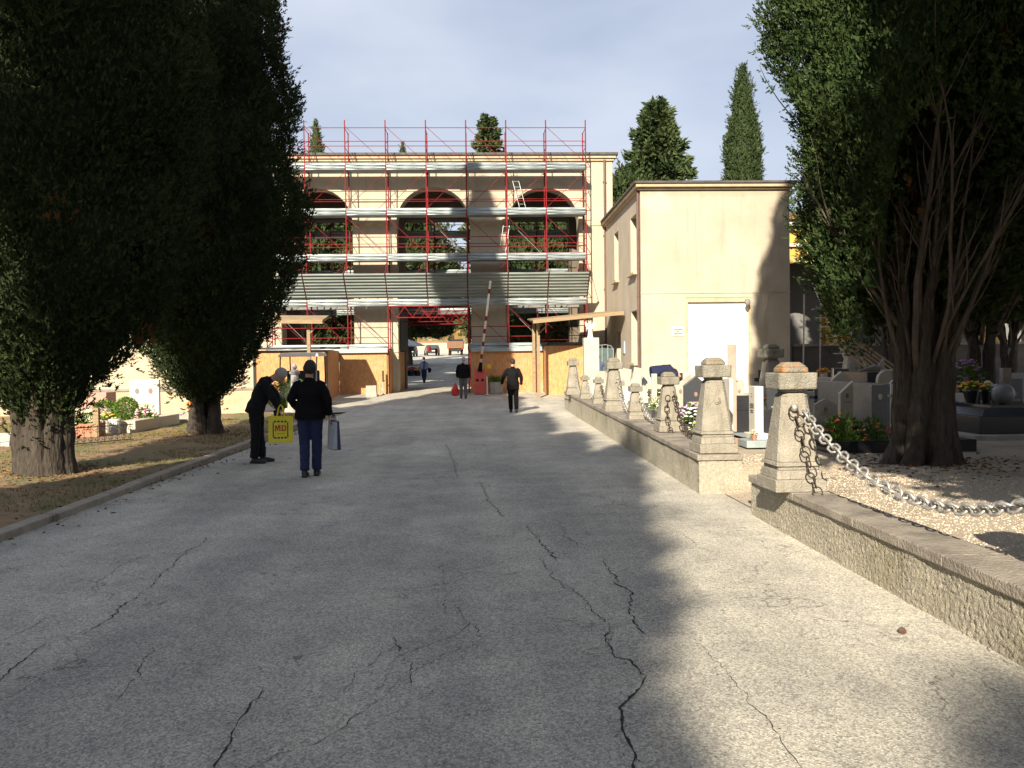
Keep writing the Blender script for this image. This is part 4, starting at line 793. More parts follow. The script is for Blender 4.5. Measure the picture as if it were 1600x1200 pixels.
# ------------------------------------------------------------------ stone pillars
def make_pillar(tall=True):
    t = thing('stone_pillar', (0,0,0), 'x', 'pillar', 'stone bollards along the low walls')
    h = 1.16 if tall else .68; k = 1 if tall else .66; H2 = h-.25*k
    mb = MB(); mb.frust((0,0,0), 0, .11*k, .235*k, .235*k, .01); mb.frust((0,0,0), .111*k, .19*k, .215*k, .205*k, .02); mb.frust((0,0,0), .191*k, .225*k, .19*k, .19*k, .02); mb.frust((0,0,0), .226*k, .262*k, .212*k, .205*k, .03); mb.build('plinth', STONE, t, bevel=.006)
    mb = MB(); mb.frust((0,0,0), .263*k, H2-.06*k, .195*k, .120*k, .045*k); mb.frust((0,0,0), H2-.06*k, H2-.025*k, .120*k, .09*k, .03*k); mb.frust((0,0,0), H2-.025*k, H2-.001*k, .10*k, .10*k, .03*k)
    mb.build('shaft', STONE, t, bevel=.006)
    mb = MB(); mb.frust((0,0,0), H2+.0*k, H2+.15*k, .176*k, .182*k, .018*k); cp = mb.build('cap', LICHEN, t, bevel=.014)
    mb = MB(); mb.frust((0,0,0), H2+.151*k, H2+.20*k, .125*k, .120*k, .02*k); mb.frust((0,0,0), H2+.20*k, H2+.245*k, .118*k, .07*k, .03*k); mb.build('cap_dome', LICHEN, cp, bevel=.016)
    for s_ in (-1,):
        mb = MB(); zc = H2-.28*k; mb.lathe((0, s_*.152*k, zc), [(.045*k,0),(.045*k,.012),(.034*k,.018),(.030*k,.012),(.018*k,.022),(.005,.022)], 16, Matrix.Rotation(R(90), 4, 'X')); mb.build('rosette', STONE, t, smooth=False)
    return t
PT = make_pillar(True); PS = make_pillar(False)
PL = [(2.85,7.42,.41,1,'nearest stone bollard at the wall end with an orange lichen top and a steel knob'),(2.88,10.02,.475,1,'second tall stone bollard, at the corner of the far wall with a round rosette'),
      (2.97,12.8,.50,.8,'small stone bollard directly behind the second tall one'),(2.95,15.4,.515,0,'short bollard standing dark in the tree shadow on the far wall'),(2.99,18.1,.53,1,'third tall stone bollard, half way along the far wall with chain on its right'),
      (3.03,20.7,.55,0,'short stone bollard right after the third tall one'),(3.03,23.3,.57,0,'short stone bollard next to the last tall one'),(2.99,25.9,.59,1,'last tall stone bollard at the far end of the wall'),(2.95,3.4,.41,1,'stone bollard on the near wall beyond the right picture edge')]
usedT = usedS = False; PILL = []
for x, y, z, big, lab in PL:
    src = PT if big else PS
    if big == 1 and not usedT: o = PT; usedT = True
    elif big == 0 and not usedS: o = PS; usedS = True
    else: o = copy_tree(src)
    o.location = (x, y, z); o['label'] = lab; o.rotation_euler = (0,0,R(2))
    if big == .8: o.scale = (.82,.82,.80)
    PILL.append((x, y, z, 1.16 if big == 1 else .68 if big == 0 else .93))
# ------------------------------------------------------------------ chains
def link_ring(mb, c, t, roll, L_, W_, r, n=14):
    t = t.normalized(); u = t.cross(Vector((.15,1,.1))).normalized(); u = Matrix.Rotation(roll, 3, t) @ u; a = (L_-W_)/2; pts = []
    for i in range(n):
        th = 2*math.pi*i/n; pts.append(c+t*(math.cos(th)*W_/2+(a if math.cos(th) > 0 else -a))+u*math.sin(th)*W_/2)
    mb.path(pts, r, 6, closed=True)
def chain(label, pts, m, L_=.10, W_=.072, r=.0075, pitch=.076, group=None, seed=1, n=14):
    g = random.Random(seed); P = [Vector(p) for p in pts]; mb = MB(); seg = [0]
    for a, b in zip(P[:-1], P[1:]): seg.append(seg[-1]+(b-a).length)
    tot = seg[-1]; k = int(tot/pitch); roll0 = 0
    for i in range(k+1):
        s_ = tot*i/k; j = max(q for q in range(len(P)-1) if seg[q] <= s_+1e-9); f = (s_-seg[j])/(seg[j+1]-seg[j]); c = P[j].lerp(P[j+1], f); t = P[j+1]-P[j]
        link_ring(mb, c, t, roll0+(i % 2)*math.pi/2+g.uniform(-.16,.16), L_, W_, r, n)
    o = mb.build('chain', m, org=pts[0], smooth=True); tag(o, label, 'chain', group); return o
def sag(a, b, zl, n=28):
    a = Vector(a); b = Vector(b); out_ = []
    for i in range(n+1):
        t = i/n; p = a.lerp(b, t); out_.append((p.x, p.y, p.z-(4*t*(1-t))*(((a.z+b.z)/2)-zl)))
    return out_
GC = 'chains hanging between the stone bollards'
chain('bright steel chain swagging in the foreground above the near wall', sag((2.90,7.27,1.13), (3.02,3.55,1.13), .62, 40), ALU, L_=.115, W_=.085, r=.0105, pitch=.082, group=GC)
chain('broken rusty chain dangling from the nearest bollard onto the wall top', [(2.80,7.22,1.12),(2.83,7.19,1.0),(2.86,7.13,.8),(2.90,7.07,.6),(2.93,7.02,.43)], RUST, L_=.10, W_=.08, r=.0065, pitch=.084, seed=3)
cs = ['rusty chain hanging behind the second tall bollard','steel chain between the small bollard and the dark shaded one','steel chain between the dark shaded bollard and the third tall one','heavy rusty chain beside the third tall bollard','steel chain between the two short bollards','steel chain reaching the last tall bollard']
for i in range(1, 7):
    a = PILL[i]; b = PILL[i+1]; ha = a[2]+a[3]*.62; hb = b[2]+b[3]*.62
    chain(cs[i-1], sag((a[0]+.06, a[1]+.13, ha), (b[0]+.06, b[1]-.13, hb), a[2]+.08, 24), RUST if i in (1,4) else ALU, r=.009, group=GC, seed=i, n=10)
chain('loose rusty chain end draped down from the small bollard', [(2.93,12.66,1.02),(2.90,12.6,.85),(2.9,12.55,.68),(2.93,12.5,.53)], RUST, group=GC, seed=12, n=10)
# ------------------------------------------------------------------ people
def fingers(mb, w_, fwd, side, k=1., curl=.8, r=.0085):
    """hand hanging from wrist w_: fwd = finger direction, side = palm width direction"""
    fwd = Vector(fwd).normalized(); side = Vector(side).normalized(); nrm = fwd.cross(side)
    mb.path([w_, w_+fwd*.05*k, w_+fwd*.095*k], [.024*k,.036*k,.036*k], 10, rs2=[.018*k,.015*k,.014*k], side=side)
    for i, ln in enumerate((.072,.082,.076,.06)):
        b = w_+fwd*.09*k+side*(-.028+.019*i)*k; p1 = b+fwd*ln*.45*k+nrm*.01*curl; p2 = p1+fwd*ln*.32*k*(1-.5*curl)+nrm*.022*curl*k; p3 = p2+fwd*ln*.2*k*(1-.9*curl)+nrm*.024*curl*k
        mb.path([b, p1, p2, p3], [r*1.1*k, r*k, r*.95*k, r*.8*k], 6)
    b = w_+fwd*.03*k-side*.024*k; mb.path([b, b-side*.022*k+fwd*.03*k+nrm*.008, b-side*.02*k+fwd*.06*k+nrm*.022], [.012*k,.011*k,.008*k], 6)
def V3(p): return Vector(p)
def person(loc, label, J, cl, vox=.012, rz=0, scale=1., hair=None, face=1, elder=False):
    """J joints in metres, person faces +Y in local space, feet at z=0."""
    t = thing('person', loc, label, 'person'); WORG[t.name] = Vector((0,0,0)); J = {k: V3(v) for k, v in J.items()}
    hd = J['head']; nk = J['neck']; up = (hd-nk).normalized(); fw = V3(J['face']).normalized(); sd = fw.cross(up).normalized(); fw = up.cross(sd)
    Mh = Matrix((sd, fw, up)).transposed().to_4x4()
    def h(p): return hd+Mh.to_3x3() @ Vector(p)
    b = MB()
    b.ell(hd+up*.015, (.073,.092,.112), 16, 12, Mh); b.ell(h((0,.03,-.055)), (.052,.062,.06), 12, 8, Mh)
    b.ell(h((0,.098,-.015)), (.013,.022,.024), 8, 6, Mh); b.ell(h((0,.085,-.058)), (.026,.012,.008), 8, 6, Mh); b.ell(h((0,.088,.022)), (.05,.014,.01), 8, 6, Mh)
    for s_ in (-1,1): b.ell(h((s_*.076,-.005,-.01)), (.010,.020,.032), 8, 6, Mh); b.ell(h((s_*.030,.078,.004)), (.013,.010,.009), 8, 6, Mh)
    b.path([h((0,-.01,-.07)), nk, nk-up*.06], [.055,.056,.07], 12)
    hp = J['hip']; ch = J['chest']; sdx = (J['shR']-J['shL']).normalized(); wd = (J['shR']-J['shL']).length/2
    tw = [hp+(ch-hp)*q for q in (-.18,0,.3,.65,1,1.35)]+[nk]; b.path(tw, [.13,.15,.135,.15,wd*.85,wd*.7,.055], 14, rs2=[.10,.115,.10,.11,.11,.08,.055], side=sdx)
    for s_ in 'LR':
        b.path([J['sh'+s_], J['sh'+s_].lerp(J['el'+s_],.5), J['el'+s_], J['el'+s_].lerp(J['wr'+s_],.3), J['wr'+s_]], [.055,.046,.037,.038,.024], 10)
        fwd = (J['wr'+s_]-J['el'+s_]).normalized(); hdirc = V3(J.get('hd'+s_, fwd)); fingers(b, J['wr'+s_], hdirc, Vector((0,1,0)).cross(hdirc).cross(hdirc) if False else (Vector((0,1,0)) if abs(hdirc.normalized().y) < .8 else Vector((1,0,0))), 1., .9, .0095)
        b.path([J['hj'+s_], J['hj'+s_].lerp(J['kn'+s_],.5), J['kn'+s_], J['kn'+s_].lerp(J['an'+s_],.35), J['an'+s_]], [.085,.072,.052,.052,.034], 10)
    body = b.build('body', SKIN, t, remesh=min(vox,.009), relax=1)
    if hair is not None:
        m_, full = hair; b = MB(); b.ell(h((0,-.016,.030)), (.088,.102,.102), 16, 12, Mh)
        if full: b.ell(h((0,-.035,.0)), (.098,.088,.092), 14, 10, Mh)
        else: b.ell(h((0,-.05,-.005)), (.072,.056,.06), 14, 10, Mh)
        b.build('hair', m_, t, remesh=.012, relax=1)
    # jacket
    jc = cl['jacket']; b = MB(); lo = cl.get('hem', -.12); puff = cl.get('puff', 0)
    ax = (ch-hp); sm_ = (J['shL']+J['shR'])/2; axn = ax.normalized(); pts = [hp+ax*q for q in (lo/ax.length, .0, .35, .7, 1.0)]+[sm_-axn*.05, sm_+axn*.015, nk.lerp(sm_+axn*.05, .35)]
    hw = cl.get('hipw', .17); b.path(pts, [hw+.012+puff, hw+.01+puff, hw-.012+puff, wd*.88+puff, wd*.98+puff, wd*1.0+puff*.6, wd*.74, .078], 18, rs2=[.135+puff,.135+puff,.125+puff,.135+puff,.13+puff,.115,.10,.072], side=sdx)
    for s_ in 'LR':
        e = J['el'+s_]; w_ = J['wr'+s_]; b.path([J['sh'+s_]-(J['sh'+s_]-nk)*.35, J['sh'+s_], J['sh'+s_].lerp(e,.5), e, e.lerp(w_,.5), e.lerp(w_,.93)], [.05,.056+puff*.4,.060+puff*.5,.055+puff*.4,.052,.046], 12)
    jk = b.build('jacket', jc, t, remesh=vox, relax=2)
    nz_(jk, .010, 7)
    b = MB(); b.path([nk-up*.05, nk-up*.015, nk+up*.012], [.078,.068,.064], 14, side=sdx, rs2=[.075,.062,.058]); b.build('collar', cl.get('collar', jc), jk, smooth=True) if True else None
    # trousers
    b = MB(); wst = hp+ax*.18; b.path([wst, hp, hp-Vector((0,0,.09))], [hw-.02, hw-.005, hw-.02], 16, rs2=[.115,.125,.11], side=sdx)
    for s_ in 'LR':
        a_, k_, n_ = J['hj'+s_], J['kn'+s_], J['an'+s_]; b.path([a_+Vector((0,0,.03)), a_.lerp(k_,.35), k_, k_.lerp(n_,.4), n_+Vector((0,0,.0))], [.108,.098,.076,.074,.066], 14)
    tr = b.build('trousers', cl['trousers'], t, remesh=vox, relax=2); nz_(tr, .008, 11)
    for s_ in 'LR':
        an = J['an'+s_]; f_ = V3(J.get('ft'+s_, (0,1,0))).normalized(); b = MB(); q = an-Vector((0,0,an.z if an.z < .13 else .08)); sx = f_.cross(Vector((0,0,1)))
        b.path([an, q+Vector((0,0,.06))-f_*.03, q+Vector((0,0,.045))+f_*.05, q+Vector((0,0,.035))+f_*.14, q+Vector((0,0,.03))+f_*.20], [.045,.046,.046,.046,.03], 10, side=sx, rs2=[.045,.05,.043,.033,.022])
        b.box(-.04,.04,-.07,.19,0,.03, Matrix.Translation(q) @ Matrix((sx, f_, f_.cross(-sx))).transposed().to_4x4()); b.build('shoe', SHOE, t, remesh=.011, relax=1)
    t.rotation_euler = (0,0,rz); t.scale = (scale,)*3; return t
def stand(hgt=1.72, w_=.19, **o):
    k = hgt/1.72; J = dict(head=(0,.02,1.60), neck=(0,0,1.46), face=(0,1,0), chest=(0,0,1.25), hip=(0,0,.95), shL=(-w_+.012,0,1.365), shR=(w_-.012,0,1.365), elL=(-w_-.06,-.01,1.12), elR=(w_+.06,-.01,1.12), wrL=(-w_-.07,.06,.87), wrR=(w_+.07,.06,.87),
      hjL=(-.085,0,.92), hjR=(.085,0,.92), knL=(-.088,.02,.50), knR=(.088,.0,.50), anL=(-.08,-.03,.09), anR=(.08,-.02,.09), hdL=(0,.1,-1), hdR=(0,.1,-1)); J.update(o)
    return {a: tuple(c*k for c in b) if a not in ('face','hdL','hdR','ftL','ftR') else b for a, b in J.items()}
# woman walking away, cream hemmed black jacket, jeans, right arm down with bag
wl = (-2.42, 11.95, 0)
person(wl, 'woman in black jacket and blue jeans walking away, bag in right hand', stand(1.66, .185, neck=(0,.0,1.45), head=(.01,.03,1.60), elR=(.265,-.03,1.13), wrR=(.285,.02,.89), elL=(-.27,-.02,1.14), wrL=(-.20,.13,1.0), hdL=(.4,.8,-.3), anR=(.08,.05,.09), anL=(-.075,-.10,.10), knL=(-.088,.02,.5), knR=(.088,.05,.5)),
       dict(jacket=BLACKC, trousers=JEANS, hem=-.10, hipw=.185, puff=.022), .010, R(4), 1, (HAIRB, True))
mb = MB(); M = Matrix.Translation((wl[0]+.33, wl[1]+.05, .38)) @ Matrix.Rotation(R(24), 4, 'Z')
mb.add([M @ Vector(p) for p in ((-.055,-.17,0),(.055,-.17,0),(.055,.17,0),(-.055,.17,0),(-.03,-.19,.41),(.03,-.19,.41),(.03,.19,.41),(-.03,.19,.41))], [(0,3,2,1),(0,1,5,4),(1,2,6,5),(2,3,7,6),(3,0,4,7)])
t = thing('carrier_bag', (wl[0]+.33, wl[1]+.05, .37), 'tall pale and navy striped bag hanging from the right hand of the woman in jeans', 'bag'); mb.build('bag_body', mat('bag_navy', (.035,.035,.09), (.025,.025,.07), 8, .5), t)
mb = MB(); mb.add([M @ Vector(p) for p in ((-.058,-.172,.01),(.0,-.172,.01),(.0,-.193,.405),(-.033,-.193,.405))], [(0,1,2,3)]); mb.add([M @ Vector(p) for p in ((-.058,-.172,.01),(-.058,.17,.01),(-.033,.19,.405),(-.033,-.193,.405))], [(0,1,2,3)]); mb.build('pale_panel', LIGHTB, t)
for y in (-.1,.1): mb = MB(); mb.path([M @ Vector(p) for p in ((0,y-.05,.40),(0,y*.4-.02,.50),(0,y*.4+.02,.50),(0,y+.05,.40))], .006, 5); mb.build('handle', mat('bag_navy', (0,0,0)), t)
# bending man
bl = (-3.62, 13.75, 0)
person(bl, 'white haired old man in dark clothes stooping forward over a yellow shopping bag', stand(1.70, .185, head=(.34,.10,1.46), neck=(.20,.06,1.385), face=(.75,.35,-.75), chest=(.08,.02,1.22), hip=(-.04,0,.93), shL=(.10,.16,1.34), shR=(.13,-.16,1.34), elL=(.26,.20,1.08), elR=(.28,-.16,1.08), wrL=(.33,.10,.86), wrR=(.36,-.06,.88), hdL=(.2,0,-1), hdR=(.2,.1,-1), hjL=(-.04,.09,.91), hjR=(-.04,-.09,.91), knL=(-.02,.10,.5), knR=(-.03,-.09,.5), anL=(.02,.10,.09), anR=(-.06,-.10,.09), ftL=(.9,.2,0), ftR=(.9,-.1,0)),
       dict(jacket=DGREYC, trousers=DGREYC, hem=-.13, hipw=.155, puff=.015), .010, 0, 1, (HAIRG, False))
t = thing('shopping_bag', (bl[0]+.42, bl[1]-.12, .36), 'bright yellow shopping bag with red letters MD held by the stooping old man', 'bag'); M = Matrix.Translation((bl[0]+.40, bl[1]-.17, .34)) @ Matrix.Rotation(R(5), 4, 'Z')
mb = MB(); mb.add([M @ Vector(p) for p in ((-.2,-.06,.01),(.19,-.06,0),(.19,.06,0),(-.2,.06,.01),(-.19,-.035,.44),(.185,-.035,.43),(.185,.035,.43),(-.19,.035,.44))], [(0,3,2,1),(0,1,5,4),(1,2,6,5),(2,3,7,6),(3,0,4,7)]); mb.build('bag_body', YEL, t, bevel=.012)
def bx2(mb, x0, x1, z0, z1, e=.003):     # print lying on the sloping front of the bag
    f = lambda z: -.06+.025*z/.44-e
    mb.add([M @ Vector(p) for p in ((x0,f(z0),z0),(x1,f(z0),z0),(x1,f(z1),z1),(x0,f(z1),z1))], [(0,1,2,3)])
mb = MB(); bx2(mb, -.125,-.108,.09,.34); bx2(mb, .105,.122,.09,.34)
for k in range(4): bx2(mb, -.105+k*.055,-.068+k*.055,.072,.10); bx2(mb, -.105+k*.055,-.068+k*.055,.335,.363)
for k in range(6): bx2(mb, -.06+k*.021,-.045+k*.021,.150,.158)
mb.build('film_print', NAVYP, t)
mb = MB(); z0, z1 = .195, .285
for a in ((-.088,-.072),(-.02,-.004)): bx2(mb, *a, z0, z1)
for xx in (-.096,-.028): bx2(mb, xx, xx+.032, z0, z0+.012, .0034); bx2(mb, xx, xx+.032, z1-.012, z1, .0034)
for k in range(10): q = k/10; bx2(mb, -.078+.027*q,-.062+.027*q, z1-.078*q-.01, z1-.078*q, .0036); bx2(mb, -.034+.0-.0-.0+(-.0)-.0+.02*(1-q)-.02,-.016+.02*(1-q)-.02, z0+.015+.07*(1-q)*0+.078*(1-q)*1-.0, z0+.025+.078*(1-q), .0036) if k < 9 else None
bx2(mb, .018,.038, z0, z1); bx2(mb, .010,.05, z0, z0+.012,.0034); bx2(mb, .010,.05, z1-.012, z1,.0034)
for k in range(12):
    a = -math.pi/2+math.pi*k/11; c_, s_ = math.cos(a), math.sin(a); bx2(mb, .05+.028*c_-.004,.05+.028*c_+.014, .24+.039*s_-.008, .24+.039*s_+.008, .0038)
mb.build('red_letters', mat('letter_red', (.55,.02,.02), None, 5, .5), t)
for y in (-.035,.035): mb = MB(); mb.path([M @ Vector(p) for p in ((-.06,y,.42),(-.03,y*.5,.58),(.0,0,.62),(.03,y*.5,.58),(.06,y,.42))], .010, 6); mb.build('handle', YEL, t)
mb = MB(); mb.path([(bl[0]+.30,bl[1]-.05,.86),(bl[0]+.33,bl[1]+.02,.62),(bl[0]+.35,bl[1]+.05,.45)], [.05,.06,.02], 8); tag(mb.build('folded_umbrella', NAVYC, org=(bl[0]+.3,bl[1],.86), smooth=True), 'small folded dark umbrella held beside the yellow bag', 'umbrella')
# man walking at right of the road centre
person((1.12, 26.6, 0), 'dark haired man in a long black coat walking in the middle of the road', stand(1.74, .19, elL=(-.30,.0,1.14), wrL=(-.36,.02,.90), elR=(.27,-.02,1.12), wrR=(.27,.05,.88), anL=(-.07,.06,.10), anR=(.10,-.12,.12), knL=(-.08,.06,.5), knR=(.10,.0,.5)), dict(jacket=BLACKC, trousers=BLACKC, hem=-.22, hipw=.175, puff=.02), .014, 0, 1, (HAIRB, False))
person((-.62, 34.4, .15), 'bald man in a dark jacket and grey trousers walking into the gate', stand(1.74, .185, neck=(0,.01,1.45), head=(.02,.04,1.60), anL=(-.09,.04,.10), anR=(.10,-.05,.1)), dict(jacket=BLACKC, trousers=GREYC, hem=-.10, hipw=.18, puff=.03), .016, 0, 1, (HAIRG, False))
mb = MB(); mb.path([(-.93,34.45,.82),(-.95,34.45,.72),(-.96,34.45,.55),(-.96,34.45,.35),(-.96,34.45,.27)], [.02,.07,.16,.17,.10], 12, rs2=[.01,.04,.09,.10,.06], side=(1,0,0)); tag(mb.build('carrier_bag', REDB, org=(-.96,34.45,.3), remesh=.02, relax=1), 'red plastic carrier bag hanging beside the bald man at the gate', 'bag')
person((-3.35, 51.5, .44), 'small figure in navy with a shoulder bag walking beyond the gate', stand(1.62, .175, anL=(-.02,.1,.1), anR=(.02,-.1,.1)), dict(jacket=NAVYC, trousers=NAVYC, hem=-.1, hipw=.16, puff=.02), .02, 0, 1, (HAIRB, False))
mb = MB(); mb.ell((-3.0,51.4,1.25), (.12,.08,.16), 10, 8); tag(mb.build('shoulder_bag', BLACKC, org=(-3.0,51.4,1.1), smooth=True), 'black shoulder bag carried by the small figure beyond the gate', 'bag')
person((4.86, 33.2, .2), 'man in a blue jacket reaching to the bin under the right canopy', stand(1.70, .19, elR=(.36,.10,1.24), wrR=(.56,.18,1.12), hdR=(1,.3,-.1), elL=(-.2,.1,1.15), wrL=(-.12,.25,1.0), hdL=(.6,.8,0)), dict(jacket=BLUEC, trousers=NAVYC, hem=-.12, hipw=.18, puff=.02), .016, R(-8), 1, (HAIRR, False))
person((4.42, 20.2, .5), 'person in navy bent double over a grave behind the chains', stand(1.66, .18, hip=(0,0,.86), hjL=(-.0,.09,.84), hjR=(0,-.09,.84), chest=(.30,0,.90), neck=(.48,0,.84), head=(.58,.0,.74), face=(.5,0,-1), shL=(.42,.17,.86), shR=(.42,-.17,.86), elL=(.45,.2,.6), elR=(.45,-.2,.6), wrL=(.52,.15,.36), wrR=(.52,-.15,.36), knL=(.04,.10,.46), knR=(.04,-.1,.46), anL=(-.02,.10,.09), anR=(-.02,-.1,.09), ftL=(1,0,0), ftR=(1,0,0)), dict(jacket=NAVYC, trousers=BLACKC, hem=-.16, hipw=.17, puff=.03), .016, 0, 1, (HAIRB, False))
# ------------------------------------------------------------------ gate furniture
GB = gz(36.6)
t = thing('road_barrier', (.08, 36.4, GB), 'red boom barrier with its red and white arm raised beside the gate', 'barrier')
mb = MB(); mb.box(-.17,.33,36.2,36.6,GB,GB+1.12); mb.build('cabinet', mat('barrier_red', (.62,.10,.08), (.52,.08,.06), 4, .5), t, bevel=.02)
for x in (-.04,.2): mb = MB(); mb.lathe((x,36.195,GB+.62), [(.055,0),(.055,.012)], 12, Matrix.Rotation(R(90), 4, 'X')); mb.build('vent', BLACKC, t)
a = Vector((.08,36.15,GB+1.0)); b = Vector((.60,36.15,GB+4.95)); mb = MB(); mb.tube(a-(b-a)*.0, a+(b-a)*.10, .10, .07, 8); mb.build('arm_mount', BLACKC, t)
arm = MB(); arm.tube(a+(b-a)*.09, b, .052, .045, 8); arm = arm.build('arm', CREAMP, t, smooth=True)
for q in (.14,.28,.42,.56,.86): mb = MB(); mb.tube(a+(b-a)*q, a+(b-a)*(q+.05), .0535, .053, 8); mb.build('red_stripe', RED, arm)
mb = MB(); mb.lathe((.47,36.3,GB+1.12), [(.11,0),(.12,.05),(.10,.16),(.04,.2)], 12); mb.tube((.33,36.3,GB+1.0),(.47,36.3,GB+1.12),.02); mb.build('warning_lamp', mat('amber', (.75,.5,.03), (.65,.4,.02), 5, .3), t)
mb = MB(); mb.box(.36,.42,35.7,35.76,GB-.02,GB+.78); mb.box(.30,.48,35.6,35.86,GB-.02,GB+.02); tag(mb.build('photocell_post', CREAMP, org=(.39,35.73,GB)), 'thin white post standing in front of the red barrier cabinet', 'post')
t = thing('concrete_planter', (.82, 37.0, .28), 'square concrete planter with a scruffy plant beside the barrier', 'planter')
mb = MB(); mb.frust((.82,36.6,GB), 0, .52, .27, .31, .02); mb.build('box', CONC, t, bevel=.01)
o = leaf_mesh('plant', rng.normal(size=(260,3))*np.array([.16,.16,.05])+np.array([.82,36.6,GB+.56]), rng.normal(size=(260,3))*.7+np.array([0,0,1]), rng.uniform(.1,.3,260), np.full(260,.016), rng.random(260), LEAF_H, t)
mb = MB(); mb.frust((-4.62,36.0,gz(36)), 0, .48, .24, .22, .01, .18, .16); tag(mb.build('concrete_block', CONC, org=(-4.62,36.0,gz(36)), bevel=.01), 'grey concrete kerb block in front of the left hoarding', 'block')
mb = MB(); mb.tube((-4.25,35.9,gz(36)),(-4.25,35.9,gz(36)+.62),.014); tag(mb.build('thin_rod', CONC, org=(-4.25,35.9,gz(36))), 'thin pale rod standing beside the concrete block', 'rod')
t = thing('steel_bollard', (-3.95, 36.9, .28), 'rusty pipe bollard standing before the left hoarding by the gate', 'bollard')
mb = MB(); mb.tube((-4.22,36.9,.25),(-4.22,36.9,.85),.045,n=10); mb.build('post', CONC, t); mb = MB(); mb.tube((-4.22,36.9,.851),(-4.22,36.9,1.35),.04,n=10); mb.tube((-4.22,36.9,.9),(-4.14,36.9,.9),.03); mb.build('top_pipe', RUST, t)
# cart, hedge, white urn column on the left
t = thing('utility_cart', (-6.3, 31.5, .05), 'small utility cart with a cream roof parked before the left hoarding', 'cart')
cx, cy = -6.55, 31.3; z0 = gz(31)
mb = MB(); mb.add([(cx-.75,cy-.9,z0+1.86),(cx+.75,cy-.9,z0+1.86),(cx+.75,cy+.9,z0+1.90),(cx-.75,cy+.9,z0+1.90),(cx-.68,cy-.8,z0+2.0),(cx+.68,cy-.8,z0+2.0),(cx+.68,cy+.8,z0+2.04),(cx-.68,cy+.8,z0+2.04)], [(0,3,2,1),(4,5,6,7),(0,1,5,4),(1,2,6,5),(2,3,7,6),(3,0,4,7)]); mb.build('roof', CREAMP, t, bevel=.04)
for x in (-.66,.66):
    for y, dy in ((-.8,-.15),(.75,.1)): mb = MB(); mb.tube((cx+x,cy+y,z0+1.88),(cx+x,cy+y+dy,z0+.8),.028); mb.build('roof_post', DARK, t)
mb = MB(); mb.box(cx-.68,cx+.68,cy-1.0,cy+1.1,z0+.35,z0+.85); mb.build('body', CREAMP, t, bevel=.06)
mb = MB(); mb.box(cx-.6,cx+.6,cy-.1,cy+.05,z0+.86,z0+1.35); mb.build('seat_back', DARK, t, bevel=.03)
for x in (-.62,.62):
    for y in (-.7,.8): mb = MB(); mb.lathe((cx+x,cy+y,z0+.25), [(.10,-.07),(.25,-.06),(.25,.06),(.10,.07)], 16, Matrix.Rotation(R(90), 4, 'Y')); mb.build('wheel', RUBBER, t)
mb = MB(); mb.box(cx+.1,cx+.5,cy-1.02,cy-.6,z0+.86,z0+1.0); tag(mb.build('blue_crate', mat('crate_blue', (.12,.30,.45), None, 5, .5), org=(cx+.3,cy-.8,z0+.86)), 'blue crate lying on the rear of the utility cart', 'crate')
sphere_bush('hedge', (-6.45,28.9,.02), (.95,.55,.56), 'clipped green hedge between the white column and the cart', 'hedge', n=7000, leaf=.05)
t = thing('stone_column', (-6.35, 27.6, 0), 'white column with a ball finial on a grey stepped base at the left roadside', 'column')
cx, cy = -6.02, 27.4; COLM = mat('column_stone', (.34,.33,.34), (.26,.25,.26), 5, .8)
mb = MB(); mb.frust((cx,cy,0), 0, .22, .30, .28, 0); mb.frust((cx,cy,0), .221, .46, .21, .19, 0); mb.build('base', CONC, t, bevel=.01)
mb = MB(); mb.lathe((cx,cy,.46), [(.17,0),(.15,.05),(.145,.1),(.125,.85),(.17,.88),(.18,.94),(.12,.99),(.09,1.02)], 18); mb.build('shaft', COLM, t, smooth=False)
mb = MB(); mb.lathe((cx,cy,1.48), [(.05,0),(.07,.03),(.085,.08),(.06,.15),(.02,.19),(.004,.2)], 16); mb.build('finial', COLM, t, smooth=True)
# ------------------------------------------------------------------ statue, bin, cabinet
t = thing('angel_monument', (3.72, 27.0, .6), 'tall pale stone pillar carrying a small white angel statue', 'monument')
mb = MB(); mb.box(3.47,3.96,26.8,27.2,.5,2.40); mb.build('pillar', mat('pale_travertine', (.56,.49,.39), (.48,.42,.33), 2, .8, .3, 30), t, bevel=.012)
mb = MB(); c = (3.70,27.0,2.40)
mb.lathe(c, [(.10,0),(.10,.04),(.085,.05),(.075,.2),(.062,.28),(.072,.36),(.05,.41),(.024,.43)], 14); mb.ell((3.70,26.98,2.88), (.042,.045,.052)); 
for s_ in (-1,1):
    mb.path([(3.70+s_*.02,27.04,2.74),(3.70+s_*.10,27.06,2.86),(3.70+s_*.16,27.07,2.93),(3.70+s_*.15,27.07,2.84),(3.70+s_*.08,27.06,2.68)], [.03,.05,.035,.045,.02], 8, rs2=[.015]*5)
    mb.path([(3.70+s_*.06,27.0,2.78),(3.70+s_*.075,26.95,2.70),(3.70+s_*.01,26.91,2.76)], [.025,.022,.018], 8)
mb.build('angel', mat('statue_white', (.82,.80,.74), (.74,.72,.66), 6, .6), t, remesh=.012, relax=1)
t = thing('litter_bin', (5.35, 33.3, .2), 'dark green wheeled bin with a red lid under the right canopy', 'bin')
mb = MB(); mb.frust((5.42,33.6,.12), .08, 1.0, .20, .26, .02); mb.build('bin_body', GREEN, t, bevel=.01); mb = MB(); mb.frust((5.42,33.6,1.121), 0, .07, .28, .25, .02); mb.build('lid', REDB, t, bevel=.01)
for x in (-.18,.18): mb = MB(); mb.lathe((5.42+x,33.8,.2), [(.02,-.03),(.09,-.03),(.09,.03),(.02,.03)], 12, Matrix.Rotation(R(90),4,'Y')); mb.build('wheel', RUBBER, t)
